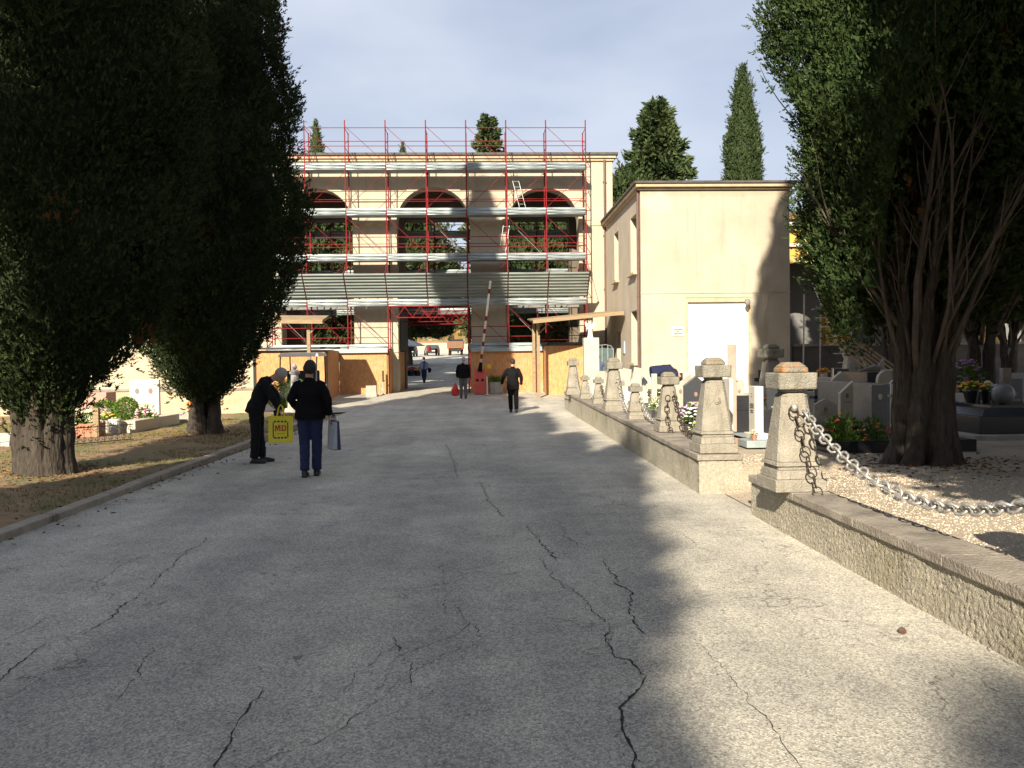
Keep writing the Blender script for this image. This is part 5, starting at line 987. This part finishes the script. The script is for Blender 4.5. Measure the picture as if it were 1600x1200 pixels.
t = thing('notice_cabinet', (5.5, 34.6, .2), 'glazed metal cabinet with a curved top against the side wall', 'cabinet'); FR = mat('cabinet_metal', (.35,.40,.42), None, 5, .4, metal=.5)
mb = MB()
for x in (4.98,5.22,5.46,5.70): mb.box(x,x+.03,34.6,34.63,.2,2.3+(.0 if x < 5.6 else -.12))
mb.path([(4.98,34.61,2.3),(5.4,34.61,2.34),(5.62,34.61,2.28),(5.72,34.61,2.1)], .02, 6); mb.box(4.98,5.73,34.6,34.63,.2,.24); mb.box(4.98,5.72,34.6,34.63,1.2,1.23); mb.build('frame', FR, t)
mb = MB(); mb.box(5.0,5.71,34.61,34.62,.24,2.2); mb.build('glass', mat('pale_glass', (.10,.14,.14), None, 4, .15), t)
# ------------------------------------------------------------------ graves, right side
def flowers(name, loc, label, cat, bl, r=.14, h=.16, n=26, pot=None, ph=.16, pr=.07, leafn=170, group=None, bs=.022, lm=None):
    t = thing(name, loc, label, cat, group); x, y, z = loc
    if pot: mb = MB(); mb.lathe((x,y,z), [(pr*.7,0),(pr,ph*.85),(pr*1.12,ph*.86),(pr*1.1,ph),(pr*.9,ph)], 14); mb.build('pot', pot, t, smooth=False); z += ph
    P = rng.normal(size=(leafn,3)); P /= np.linalg.norm(P, axis=1, keepdims=True); P[:,2] = np.abs(P[:,2]); D = P+rng.normal(size=P.shape)*.4; P = P*np.array([r,r,h])*rng.uniform(.3,1,(leafn,1))+np.array([x,y,z])
    leaf_mesh('foliage', P, D, rng.uniform(.03,.08,leafn)*(r/.14), np.full(leafn,.010*(r/.14)), rng.random(leafn), lm or LEAF_H, t)
    for m_ in (bl if isinstance(bl, list) else [bl]):
        mb = MB()
        for i in range(max(5, n//(len(bl) if isinstance(bl, list) else 1))):
            a = rng.random()*6.283; e = math.acos(rng.random()**.8); q = Vector((math.cos(a)*math.sin(e)*r, math.sin(a)*math.sin(e)*r, math.cos(e)*h+.01))*rng.uniform(.85,1.12)
            mb.ell(Vector((x,y,z))+q, (bs*rng.uniform(.7,1.2),)*2+(bs*.6,), 7, 4)
            for k in range(5): b_ = k*1.257; mb.ell(Vector((x,y,z))+q+Vector((math.cos(b_)*bs*.8, math.sin(b_)*bs*.8, -.003)), (bs*.5,bs*.5,bs*.28), 5, 3)
        mb.build('blooms', m_, t, smooth=True)
    return t
FW = {k: flat('petal_'+k, v, .6) for k, v in dict(red=(.62,.03,.04), orange=(.80,.26,.04), yellow=(.82,.62,.06), white=(.80,.80,.76), pink=(.75,.28,.42), purple=(.33,.15,.36), silver=(.62,.60,.64), lilac=(.55,.35,.62), peach=(.85,.55,.40), rust=(.48,.20,.05)).items()}
def slab(name, label, cat, box, m, bevel=.008, rzz=0):
    mb = MB(); x0,x1,y0,y1,z0,z1 = box; mb.box(x0,x1,y0,y1,z0,z1); o = mb.build(name, m, org=((x0+x1)/2,(y0+y1)/2,z0), bevel=bevel); tag(o, label, cat); return o
# white upright stele with lettering on blue grey slab
t = thing('headstone', (3.85, 11.45, .5), 'upright white marble headstone with dark inscription on a blue grey slab', 'gravestone')
mb = MB(); mb.box(3.62,4.30,11.0,12.3,.40,.50); mb.build('slab', BLUEG, t, bevel=.01); mb = MB(); mb.box(3.74,3.98,11.12,11.5,.501,.58); mb.build('plinth', MARB, t, bevel=.01)
mb = MB(); mb.box(3.79,3.91,11.17,11.42,.581,1.23); st = mb.build('stele', MARB, t, bevel=.006)
mb = MB()
for k, (z, w_) in enumerate(((1.12,.03),(1.08,.03),(.98,.14),(.955,.16),(.93,.15),(.89,.12),(.865,.10))): mb.box(3.784,3.787,11.29-w_/2,11.29+w_/2,z,z+.010)
mb.build('inscription', flat('ink', (0,0,0)), st)
slab('marble_panel', 'thin white marble panel standing on edge beside the second tall bollard', 'gravestone', (3.42,3.47,11.1,11.6,.42,1.34), MARB)
slab('board', 'pinkish brown board rising behind the second tall bollard', 'board', (3.98,4.12,13.0,13.04,.45,1.85), mat('pink_board', (.45,.33,.27), None, 5, .8))
slab('stone_coffer', 'low black granite tomb behind the white inscribed headstone', 'tomb', (3.9,5.1,13.2,15.0,.4,.78), GRAN)
slab('granite_block', 'small black granite block carrying the white vase with red flowers', 'stone block', (4.05,4.42,13.25,13.6,.781,1.02), GRAN)
flowers('flower_vase', (4.16,13.4,1.021), 'white vase with bright red flowers on a black granite block', 'flowers', FW['red'], .09, .08, 14, MARB, .20, .05, 60)
flowers('flower_pot', (3.75,11.08,.501), 'tiny pot of peach flowers at the foot of the white headstone', 'flowers', FW['peach'], .06, .06, 12, TERRA, .07, .035, 40, bs=.013)
# second tall bollard surroundings
flowers('bouquet', (3.55,13.4,.62), 'large silvery white bouquet with lilac blooms behind the wall chain', 'flowers', [FW['silver'],FW['white'],FW['lilac']], .26, .26, 66, None, bs=.03)
flowers('bouquet', (3.32,12.3,.52), 'white and lilac bouquet low behind the wall by the red tray', 'flowers', [FW['silver'],FW['lilac'],FW['yellow']], .17, .15, 40, None, bs=.025)
slab('grave_tray', 'reddish terracotta tray on a grave border beside the second tall bollard', 'tray', (3.30,3.75,11.4,11.9,.42,.50), TERRA)
slab('grave_border', 'blue grey stone border of a small grave near the second tall bollard', 'grave border', (3.2,3.9,12.1,12.5,.40,.47), BLUEG)
slab('headstone', 'dark speckled granite headstone behind the silvery bouquet', 'gravestone', (3.95,4.25,15.1,15.25,.45,1.10), GRAN2); slab('headstone', 'second dark granite headstone to the right of the silvery bouquet', 'gravestone', (4.48,4.78,15.5,15.65,.45,1.06), GRAN2)
slab('stone_post', 'slim cream stone post behind the small bollard', 'post', (3.62,3.72,14.2,14.3,.42,1.15), MARB); slab('stone_post', 'slim cream stone post between the two dark granite headstones', 'post', (4.32,4.42,14.9,15.0,.42,1.22), MARB)
slab('grave_wall', 'long low stone balustrade with a weathered rail behind the grave posts', 'wall', (4.1,6.0,19.6,19.8,.4,1.05), COPE)
slab('grave_slab', 'grey tomb slab beside the dark shaded bollard', 'tomb', (3.5,4.4,15.9,17.6,.42,.62), MARBG)
flowers('flower_pot', (3.75,17.2,.62), 'white chrysanthemums with one orange bloom in a pot on a grey slab', 'flowers', [FW['white'],FW['white'],FW['orange']], .20, .20, 44, MARB, .18, .09, 120, bs=.03)
flowers('bouquet', (3.62,18.9,.6), 'pink and peach bouquet beside the third tall bollard', 'flowers', [FW['pink'],FW['peach'],FW['white']], .17, .20, 36, None, bs=.028)
flowers('bouquet', (3.5,16.1,.64), 'green leafy bouquet with white buds beside the dark shaded bollard', 'flowers', FW['white'], .16, .22, 16, None, 0, 0, 260)
flowers('green_plant', (3.72,12.9,.75), 'upright green leafy plant above the silvery bouquet', 'plant', FW['white'], .09, .28, 4, None, 0, 0, 150)
for i, b_ in enumerate([(3.75,4.9,21.5,22.4,.5,.95),(4.2,5.6,23.5,24.3,.5,1.05),(3.8,4.4,24.8,25.5,.5,.9),(4.9,5.8,21.0,21.8,.5,.85)]):
    slab('grave_wall', ['cream stone tomb chest left of the bent person','wider cream tomb chest behind the bent person','small cream tomb chest near the angel monument','low cream tomb chest right of the bent person'][i], 'tomb', b_, mat('pale_travertine', (0,0,0)), .015)
for i, (x, y) in enumerate([(4.55,25.8),(4.95,25.2)]):
    t = thing('book_stand', (x, y, .5), ['grey photo stand leaning on a tomb beside the third tall bollard','second grey photo stand under the window sill'][i], 'photo stand'); mb = MB(); mb.box(-.22,.22,-.02,.02,0,.42, Matrix.Translation((x,y,1.0)) @ Matrix.Rotation(R(-18),4,'X') @ Matrix.Rotation(R(12),4,'Y')); mb.build('plaque', CONC, t); mb = MB(); mb.tube((x,y,.5),(x,y,1.05),.03); mb.build('stem', CONC, t)
# pots and little posts across the sunny plot
for i in range(9):
    x = 4.2+.52*(i%5)+.15*(i//5); y = 17.6+1.3*(i//5)+.3*(i%3); c_ = ['red','pink','white','yellow','orange','lilac','white','rust','yellow'][i]
    flowers('flower_vase', (x,y,.45), ['red flowers in a small grey vase','pink flowers in a small grey vase','white flowers in a small grey vase','yellow flowers in a small grey vase','orange flowers in a small grey vase','lilac flowers in a small grey vase','second cluster of white flowers in a grey vase','rust brown flowers in a small grey vase','second cluster of yellow flowers in a grey vase'][i]+' on the sunny plot behind the chains', 'flowers', FW[c_], .10, .11, 16, MARBG, .2, .05, 60, bs=.022)
# dark pillar behind the near bollard, in the shade
dk = copy_tree(PT, loc=(6.9,19.2,.42), label='stone bollard standing in deep shade between the white door and the nearest bollard'); dk.scale = (1.35,)*3
dk = copy_tree(PT, loc=(11.6,25.2,.42), label='squat stone bollard in the dark before the grey rear wall under the sculpture'); dk.scale = (1.5,)*3
# graves in shade right of the near bollard
slab('headstone', 'tall grey marble headstone with an oval photo in the shade left of the big trunk', 'gravestone', (5.78,6.02,11.9,12.0,.4,1.20), MARBG)
t = thing('oval_photo', (5.9, 11.89, 1.0), 'small oval portrait set on the tall grey headstone', 'portrait'); mb = MB(); mb.lathe((5.90,11.893,1.03), [(.032,0),(.032,.008)], 14, Matrix.Scale(1.4,4,(0,0,1)) @ Matrix.Rotation(R(90),4,'X')); mb.build('plate', MARB, t)
slab('headstone', 'wide grey marble slab beside the thin white cross in the shade', 'gravestone', (6.08,6.42,12.6,12.7,.4,1.16), MARBG)
mb = MB(); mb.box(6.18,6.21,12.12,12.15,.4,1.22); mb.box(6.10,6.29,12.12,12.15,1.02,1.05); tag(mb.build('cross', MARB, org=(6.2,12.13,.4)), 'thin white metal cross in the shade left of the big trunk', 'cross')
t = thing('grave_plot', (5.3, 11.3, .36), 'low black granite plot edging in the shade left of the big trunk', 'grave')
for b_ in ((4.55,6.5,10.5,10.6,.33,.52),(4.55,4.65,10.6,12.4,.33,.52),(6.4,6.5,10.6,12.4,.33,.52)): mb = MB(); mb.box(*b_); mb.build('edging', GRAN, t, bevel=.01)
for i, (x, y, r_) in enumerate([(4.95,11.2,.24),(5.25,11.6,.26),(5.5,11.3,.2)]): flowers('flower_bush', (x,y,.4), ['leafy bush with red flowers nearest the near bollard in the black edged grave','middle leafy bush with orange red flowers in the black edged grave','right leafy bush with dull red flowers in the black edged grave'][i], 'flower bush', [FW['red'],FW['rust'],FW['orange']][i], r_, .38, 16, None, 0, 0, 420, bs=.024)
flowers('flower_vase', (5.55,10.8,.42), 'dark vase with withered red flowers at the front of the black edged grave', 'flowers', FW['red'], .08, .1, 8, GRAN, .16, .06, 50)
t = thing('wreath_tomb', (12, 20, .4), 'large dark tomb with a pale curved sculpture on top behind the trunk', 'tomb')
mb = MB(); mb.box(7.9,10.6,18.6,20.4,.4,1.0); mb.build('base', GRAN2, t, bevel=.02); mb = MB(); mb.box(8.2,9.9,18.8,20.0,1.001,1.16); mb.build('top_slab', MARBG, t, bevel=.02)
mb = MB(); mb.path([(8.9,19.2,1.2),(9.1,19.2,1.25),(9.35,19.2,1.31),(9.55,19.2,1.36),(9.6,19.2,1.6)], [.03,.07,.11,.09,.02], 10, rs2=[.1,.16,.2,.14,.03]); mb.build('sculpture', COPE, t, smooth=True)
t = thing('slatted_rack', (10.2, 24, .4), 'slanted wooden slatted rack leaning in the shade beside the squat bollard', 'rack')
for k in range(6): mb = MB(); mb.tube((10.6+.16*k,23.9,2.02),(11.3+.18*k,23.4,1.25),.03); mb.build('slat', WOODP, t)
mb = MB(); mb.tube((10.45,23.92,2.06),(11.55,23.92,2.06),.03); mb.build('rail', WOODP, t)
for x, y, lab in ((8.9,20.9,'orange flowers in a white vase left of the squat shaded bollard'),(7.6,18.9,'rust orange flowers in a white vase above the near bollard')):
    slab('stone_block', 'pale block under '+lab[:lab.index(' in')]+(' near the squat shaded bollard' if x > 8 else ' seen just past the near bollard'), 'stone block', (x-.22,x+.22,y-.2,y+.2,.4,.85), MARB); flowers('flower_vase', (x,y,.851), lab, 'flowers', FW['orange' if x > 8 else 'rust'], .17, .13, 30, MARB, .38 if x > 8 else .25, .07, 90, bs=.028)
for i, x in enumerate((6.5,6.95,7.35)): mb = MB(); mb.box(x,x+.06,16.8,16.86,.4,1.0); mb.box(x-.11,x+.17,16.8,16.86,.78,.84); tag(mb.build('cross', MARBG, org=(x,16.8,.4)), ['leftmost of three small grey stone crosses in the shade','middle of three small grey stone crosses in the shade','rightmost of three small grey stone crosses in the shade'][i], 'cross', 'small grey crosses in the shade')
# black granite tomb right of the trunk
t = thing('granite_tomb', (7.9, 12.2, .4), 'stepped black granite tomb right of the big trunk', 'tomb')
mb = MB(); mb.box(7.15,10.2,11.6,13.6,.34,.46); mb.build('stone_kerb', CONC, t, bevel=.01); mb = MB(); mb.box(7.35,10.1,11.8,13.4,.461,.72); mb.build('plinth', GRAN, t, bevel=.01); mb = MB(); mb.add([(7.42,11.86,.721),(10,11.86,.721),(10,13.3,.721),(7.42,13.3,.721),(7.58,12.05,.82),(10,12.05,.82),(10,13.2,.82),(7.58,13.2,.82)], [(0,3,2,1),(4,5,6,7),(0,1,5,4),(1,2,6,5),(2,3,7,6),(3,0,4,7)]); mb.build('sloped_slab', GRAN2, t); mb = MB(); mb.box(7.7,10,12.1,13.1,.821,.87); mb.build('top_slab', GRAN, t, bevel=.005)
mb = MB(); mb.ell((8.02,12.3,1.03), .16, 24, 16); tag(mb.build('ball_vase', mat('grey_ball', (.20,.205,.21), (.16,.165,.17), 40, .35), org=(8.02,12.3,.87), smooth=True), 'round grey stone ball vase on the black granite tomb', 'vase')
flowers('flower_pot', (7.80,12.75,.871), 'orange and yellow flowers in a dark pot behind the stone ball', 'flowers', [FW['orange'],FW['yellow']], .20, .10, 50, GRAN, .22, .12, 140, bs=.026)
flowers('flower_pot', (8.1,12.85,.871), 'pale yellow green flowers in a dark pot next to the orange ones', 'flowers', [FW['yellow'],FW['white']], .16, .12, 44, GRAN, .2, .1, 120, bs=.024)
flowers('flower_bush', (8.3,13.7,1.0), 'dark purple flower bush behind the stone ball', 'flowers', FW['purple'], .26, .32, 40, GRAN, .2, .16, 240, bs=.035)
slab('headstone', 'narrow worn stone slab right of the stone ball', 'gravestone', (8.28,8.42,12.7,12.8,.87,1.42), COPE)
mb = MB(); mb.lathe((8.32,12.2,.871), [(.035,0),(.035,.07),(.02,.09),(.02,.12),(.005,.13)], 10); tag(mb.build('grave_candle', MARB, org=(8.32,12.2,.87)), 'small white grave candle right of the stone ball', 'candle')
slab('grave_wall', 'grey stone tomb side just right of the big trunk', 'tomb', (6.9,7.3,13.8,16.5,.4,1.15), MARBG); slab('grave_wall', 'dark tomb farther back right of the big trunk', 'tomb', (8.4,11.5,17.5,19.0,.4,1.3), GRAN2)
for i, (x, y) in enumerate([(12.2,22.4),(13.6,24.4),(15.4,22.0),(9.6,27.6),(12.5,28.6),(16.0,27.9),(13.0,20.0)]):
    slab('headstone', ['grey headstone in the shade, first of the far row behind the black granite tomb','grey headstone leaning row second behind the black granite tomb','grey headstone at the right edge behind the black granite tomb','grey headstone close to the corner of the service building','grey headstone below the slatted rack near the grey wall','grey headstone farthest right before the grey wall','grey headstone directly behind the purple flower bush'][i], 'gravestone', (x,x+.6,y,y+.15,.4,1.2+.1*(i%3)), [MARBG,COPE,MARB][i%3])
# mobile ladder near the corner of the service building
t = thing('platform_ladder', (12.8, 29.6, .5), 'aluminium platform ladder in the dark beside the service building', 'ladder')
for dx in (0,.62):
    for (a, b) in (((12.0+dx,29.2,4.4),(13.4+dx,28.6,.5)),((12.0+dx,29.9,4.0),(11.95+dx,29.9,.5))): mb = MB(); mb.tube(a, b, .028); mb.build('rail', ALU, t)
for k in range(9): q = k/9; mb = MB(); mb.box(12.05+1.2*q, 12.6+1.2*q, 28.65+.5*(1-q), 28.85+.5*(1-q), 3.4-2.9*q, 3.43-2.9*q); mb.build('step', ALU, t)
# ------------------------------------------------------------------ graves, left side
t = thing('headstone', (-8.8, 22.4, .1), 'cream marble headstone with two oval portraits and gilt lines on the left', 'gravestone'); z = .12
mb = MB(); mb.box(-9.25,-8.48,22.3,22.42,z,1.28); st = mb.build('stele', MARB, t, bevel=.02)
for x in (-9.05,-8.70): mb = MB(); mb.lathe((x,22.296,z+.86), [(.055,0),(.055,.01)], 16, Matrix.Scale(1.4,4,(0,0,1)) @ Matrix.Rotation(R(90),4,'X')); mb.build('oval_portrait', [MARBG,mat('portrait_brown',(.30,.18,.15),None,20)][x > -8.9], st)
mb = MB()
for zz, a, b in ((.50,-9.05,-8.65),(.40,-8.95,-8.72),(.36,-8.95,-8.60)): mb.box(a,b,22.292,22.296,z+zz,z+zz+.018)
mb.build('inscription', mat('gilt', (.42,.34,.22), None, 5), st)
slab('grave_wall', 'salmon coloured tomb slab behind the left shrubs', 'tomb', (-10.9,-9.9,22.4,23.0,.1,.95), mat('salmon_stone', (.50,.28,.22), None, 5, .7)); slab('grave_wall', 'low cream stone block behind the left shrubs', 'tomb', (-10.8,-9.4,21.6,22.2,.1,.55), mat('pale_travertine',(0,0,0)))
slab('stone_planter', 'long cream stone planter box on the left lawn', 'planter', (-8.2,-7.85,19.2,22.0,.08,.38), mat('pale_travertine',(0,0,0)), .012); slab('stone_planter', 'darker grey stone edging past the cream planter on the left lawn', 'grave border', (-8.0,-7.2,22.3,22.6,.08,.40), CONC)
sphere_bush('ball_shrub', (-9.15,20.6,.28), .27, 'round clipped green shrub, left one of the pair on the left graves', 'shrub', n=3500, group='round shrubs on the left graves'); sphere_bush('ball_shrub', (-8.5,20.3,.33), .28, 'round clipped green shrub, right one of the pair beside the pink flowers', 'shrub', n=3500, group='round shrubs on the left graves')
flowers('flower_pot', (-8.95,21.5,.35), 'tall pink and lilac flowers between the two round shrubs', 'flowers', [FW['pink'],FW['lilac']], .34, .42, 50, None, bs=.035); flowers('flower_pot', (-8.65,19.5,.08), 'yellow and peach flowers in a cream pot before the round shrubs', 'flowers', [FW['yellow'],FW['peach']], .22, .18, 44, MARB, .30, .11, 110, bs=.028)
flowers('bouquet', (-8.05,20.3,.38), 'pink flowers in the near end of the cream planter box', 'flowers', [FW['pink'],FW['white']], .26, .26, 44, None, bs=.032)
mb = MB(); mb.lathe((-8.22,19.0,.08), [(.09,0),(.115,.32),(.13,.325),(.13,.36),(.10,.36)], 16); tag(mb.build('flower_pot', mat('white_pot', (.75,.78,.78), None, 5, .5), org=(-8.22,19.0,.08)), 'empty white bucket pot standing at the end of the cream planter', 'pot')
flowers('flower_pot', (-7.85,22.9,.4), 'orange flowers on the grey edging near the second cypress', 'flowers', FW['orange'], .16, .12, 26, TERRA, .12, .1, 60, bs=.03); flowers('flower_pot', (-7.35,22.9,.4), 'sky blue flowers on the grey edging touching the second trunk', 'flowers', flat('petal_blue', (.12,.42,.68), .6), .15, .15, 30, MARB, .12, .09, 50, bs=.032)
t = thing('wooden_planter', (-9.6, 17.5, .1), 'brown wooden planter with an upright post on the left graves', 'planter')
mb = MB(); mb.box(-8.75,-8.25,18.2,18.6,.1,.40); mb.build('box', TERRA, t); mb = MB(); mb.box(-8.3,-8.18,18.1,18.19,.1,.74); mb.build('post', WOODP, t)
sphere_bush('green_plant', (-8.55,18.4,.36), (.26,.2,.13), 'low bright green plant in the brown wooden planter', 'plant', n=1500)
t = thing('iron_fence', (-7.7, 16.2, .1), 'low black wrought iron grave fence on the left lawn', 'fence'); a = Vector((-7.9,15.6,.12)); b = Vector((-6.95,16.9,.12))
mb = MB(); mb.tube(a+Vector((0,0,.04)), b+Vector((0,0,.04)), .010); mb.tube(a+Vector((0,0,.34)), b+Vector((0,0,.34)), .010); mb.build('rail', IRON, t)
for k in range(12):
    q = (k+.5)/12; c = a.lerp(b, q); d_ = (b-a).normalized(); mb = MB()
    for s_ in (-1,1): mb.path([c+d_*s_*r_*math.cos(an)+Vector((0,0,.19+s_*.07+r_*math.sin(an))) for r_, an in [(.055-.004*j, j*.75*s_) for j in range(9)]], .006, 5)
    mb.tube(c+Vector((0,0,.04)), c+Vector((0,0,.38)), .006, n=5); mb.build('scroll_panel', IRON, t)
flowers('flower_vase', (-9.15,15.9,.12), 'yellow flowers in a stone vase at the far left picture edge', 'flowers', FW['yellow'], .14, .14, 34, MARB, .38, .07, 100, bs=.03)
slab('grave_slab', 'pale stone grave slab under the yellow flowers at the far left edge', 'tomb', (-11,-8.9,16.0,18.5,.08,.2), MARB)
# ------------------------------------------------------------------ beyond the gate
def car(x, y, label, m, sc=1., rz_=0):
    t = thing('parked_car', (0,0,0), label, 'car'); 
    mb = MB(); M_ = Matrix.Identity(4)
    side = [(-2.0,.35),(-2.05,.75),(-1.95,.95),(-1.55,1.38),(-.4,1.47),(.3,1.42),(.95,1.0),(1.9,.85),(2.05,.6),(2.0,.35)]
    vs = [(-.85+(.12 if z > 1.0 else 0),yy,z) for yy, z in side]+[(.85-(.12 if z > 1.0 else 0),yy,z) for yy, z in side]; n = len(side)
    mb.add(vs, [tuple(range(n)), tuple(range(n,2*n))[::-1]]+[(i,(i+1)%n,n+(i+1)%n,n+i) for i in range(n)]); mb.build('body', m, t, bevel=.05)
    mb = MB(); mb.add([(-.68,-1.95,.97),(.68,-1.95,.97),(.60,-1.60,1.34),(-.60,-1.60,1.34)], [(0,1,2,3)]); mb.build('rear_window', GLASS, t)
    for s_ in (-1,1):
        mb = MB(); mb.cbox((s_*.72,-2.02,.84), (.11,.06,.10)); mb.build('tail_light', REDB, t)
        mb = MB(); mb.add([(s_*.80,-1.4,1.0),(s_*.80,.8,1.0),(s_*.745,.25,1.36),(s_*.745,-1.3,1.33)], [(0,1,2,3)]); mb.build('side_window', GLASS, t)
        for yy in (-1.3,1.35): mb = MB(); mb.lathe((s_*.78,yy,.32), [(.12,-.1),(.32,-.1),(.32,.1),(.12,.1)], 18, Matrix.Rotation(R(90),4,'Y')); mb.build('wheel', RUBBER, t)
    mb = MB(); mb.cbox((0,-2.06,.62), (.5,.02,.11)); mb.build('number_plate', MARB, t)
    t.location = (x, y, gz(y)); t.rotation_euler = (0,0,rz_); t.scale = (sc,)*3; return t
car(-.55, 128, 'white car seen from behind at the top of the yard', CARW); car(-6.2, 112, 'dark car parked left of the truck beyond the gate', CARD, 1, R(10)); car(-8.9, 108, 'second dark car parked farther left beyond the gate', mat('dark_car_blue', (.02,.03,.05), None, 3, .2), 1, R(12))
t = thing('tipper_truck', (-2.9, 112, gz(112)), 'brown backed tipper truck parked in the yard beyond the gate', 'truck'); z = gz(112)
mb = MB(); mb.box(-4.1,-1.9,111,115,z+.95,z+1.9); mb.build('load_bed', TRUCKB, t); mb = MB(); mb.box(-4.0,-2.0,115.1,116.6,z+.6,z+2.3); mb.build('cab', CARD, t, bevel=.1); mb = MB(); mb.box(-3.8,-2.2,111.2,116,z+.6,z+.94); mb.build('chassis', DARK, t)
for x in (-3.8,-2.2):
    for y in (112,115.6): mb = MB(); mb.lathe((x,y,z+.42), [(.15,-.14),(.42,-.14),(.42,.14),(.15,.14)], 18, Matrix.Rotation(R(90),4,'Y')); mb.build('wheel', RUBBER, t)
for x in (-4.0,-2.15): mb = MB(); mb.box(x,x+.16,110.95,111,z+.8,z+.92); mb.build('tail_light', REDB, t)
t = thing('market_parasol', (-5.4, 63, gz(63)), 'white parasol over the flower stall beyond the gate', 'parasol'); z = gz(63)
mb = MB(); mb.lathe((-5.4,63,z+2.1), [(1.5,0),(.75,.32),(.02,.55)], 8); mb.build('canopy', CARW, t); mb = MB(); mb.tube((-5.4,63,z),(-5.4,63,z+2.6),.03); mb.build('pole', WOODP, t)
t = thing('flower_stall', (-5.3, 61, gz(61)), 'flower stall table with buckets beneath the white parasol', 'stall'); z = gz(61)
mb = MB(); mb.box(-6.6,-4.1,60.8,61.6,z+.7,z+.75); mb.build('table_top', WOODP, t)
for x in (-6.5,-4.3): mb = MB(); mb.box(x,x+.08,60.9,60.98,z,z+.7); mb.build('leg', WOODP, t)
for i in range(6): flowers('flower_bucket', (-4.95+.24*i-.5,60.0-.35*(i%2),gz(60)), ['yellow','white','blue potted','red','lilac','lime yellow'][i]+' flowers in a bucket at the stall beyond the gate', 'flowers', [FW['yellow'],FW['white'],flat('petal_blue',(0,0,0)),FW['red'],FW['lilac'],FW['yellow']][i], .26, .24, 26, NAVYP if i % 2 else DARK, .4, .16, 60, bs=.06)
for i, x in enumerate((-7,-3.2,.3,3.6)):
    t = thing('yard_wall', (x*2.2, 134, gz(134)), ['pale wall panel at the far left end of the yard','pale wall panel behind the truck','pale wall panel behind the white car','pale wall panel at the far right end of the yard'][i], 'wall'); mb = MB(); mb.box(x*2.2-4,x*2.2+3.95,136,136.3,gz(136)-.2,gz(136)+(1.5+.2*(i%2))); mb.build('panel', mat('pale_plaster', (0,0,0)), t); mb = MB(); mb.box(x*2.2-4.05,x*2.2+4,135.9,136.4,gz(136)+(1.5+.2*(i%2)),gz(136)+(1.5+.2*(i%2))+.12); mb.build('coping', TERRA, t)

# the steel knob of the nearest bollard (built in that bollard's own space)
mb = MB(); mb.ell((-.04,-.168,.75), .036, 16, 10); mb.tube((-.04,-.16,.75),(-.03,-.12,.75),.014)
for c_ in PT.children:
    for d_ in c_.children:
        if d_.name.startswith('cap_dome'): d_.material_slots[0].link = 'OBJECT'; d_.material_slots[0].material = LICHEN_O
WORG[PT.name] = Vector((0,0,0)); mb.build('steel_knob', ALU, PT, smooth=True)

# varied small grave markers filling the sunny plot and the shade behind it
COLS = [('white', MARB), ('cream', MC['pale_travertine']), ('grey', CONC), ('black', GRAN2)]
def marker(kind, m, h, w_, x, y, z, label):
    mb = MB(); d_ = .10
    if kind == 'square topped': mb.box(-w_/2,w_/2,-d_/2,d_/2,.10,h)
    elif kind == 'round topped': mb.prism([(-w_/2,.10),(w_/2,.10),(w_/2,h-w_/2)]+[(w_/2*math.cos(a),h-w_/2+w_/2*math.sin(a)) for a in [math.pi*k/10 for k in range(1,10)]]+[(-w_/2,h-w_/2)], -d_/2, d_/2)
    elif kind == 'gabled': mb.prism([(-w_/2,.10),(w_/2,.10),(w_/2,h*.82),(0,h),(-w_/2,h*.82)], -d_/2, d_/2)
    elif kind == 'slanted': mb.prism([(-w_/2,.10),(w_/2,.10),(w_/2,h),(-w_/2,h*.72)], -d_/2, d_/2)
    else: mb.box(-w_*.14,w_*.14,-d_*.35,d_*.35,.10,h); mb.box(-w_*.42,w_*.42,-d_*.34,d_*.34,h*.66,h*.66+w_*.26)
    t = thing('headstone' if kind != 'cross' else 'cross', (0,0,0), label, 'gravestone' if kind != 'cross' else 'cross')
    mb.build('stone', m, t, bevel=.008); mb = MB(); mb.box(-w_*.62,w_*.62,-.16,.14,0,.099); mb.build('base', CONC if m is not CONC else MARBG, t, bevel=.008)
    if kind != 'cross':
        mb = MB(); mb.lathe((0,-d_/2-.004,h*.66), [(.03,0),(.03,.006)], 12, Matrix.Scale(1.35,4,(0,0,1)) @ Matrix.Rotation(R(90),4,'X')); mb.build('oval_portrait', mat('portrait_brown',(0,0,0)), t)
        mb = MB(); mb.box(-w_*.3,w_*.3,-d_/2-.005,-d_/2-.001,h*.5,h*.5+.02); mb.build('inscription', mat('gilt',(0,0,0)), t)
    t.location = (x,y,z); t.rotation_euler = (R(g.uniform(-2,2)),0,R(g.uniform(-8,8)))
g = random.Random(8); spots = []
for a_ in range(7):
    for b_ in range(4): spots.append((3.75+b_*.62+g.uniform(-.12,.12), 13.6+a_*1.75+g.uniform(-.3,.3)))
for a_ in range(4):
    for b_ in range(4): spots.append((6.6+b_*1.05+g.uniform(-.2,.2), 14.6+a_*2.4+g.uniform(-.3,.3)))
kinds = ['square topped','round topped','gabled','slanted','cross']; sizes = [('low', .52, .36),('tall', .92, .40),('narrow', .78, .24)]
combos = [(c, k, z_) for c in COLS for k in kinds for z_ in sizes]; g.shuffle(combos)
for (x, y), ((cn, m), kd, (sn, h, w_)) in zip(spots, combos):
    marker(kd, m, h, w_, x, y, .42, sn+' '+cn+' '+kd+(' headstone' if kd != 'cross' else '')+(' on the sunny plot behind the chains' if x < 6.3 else ' in the shade behind the big trunk'))
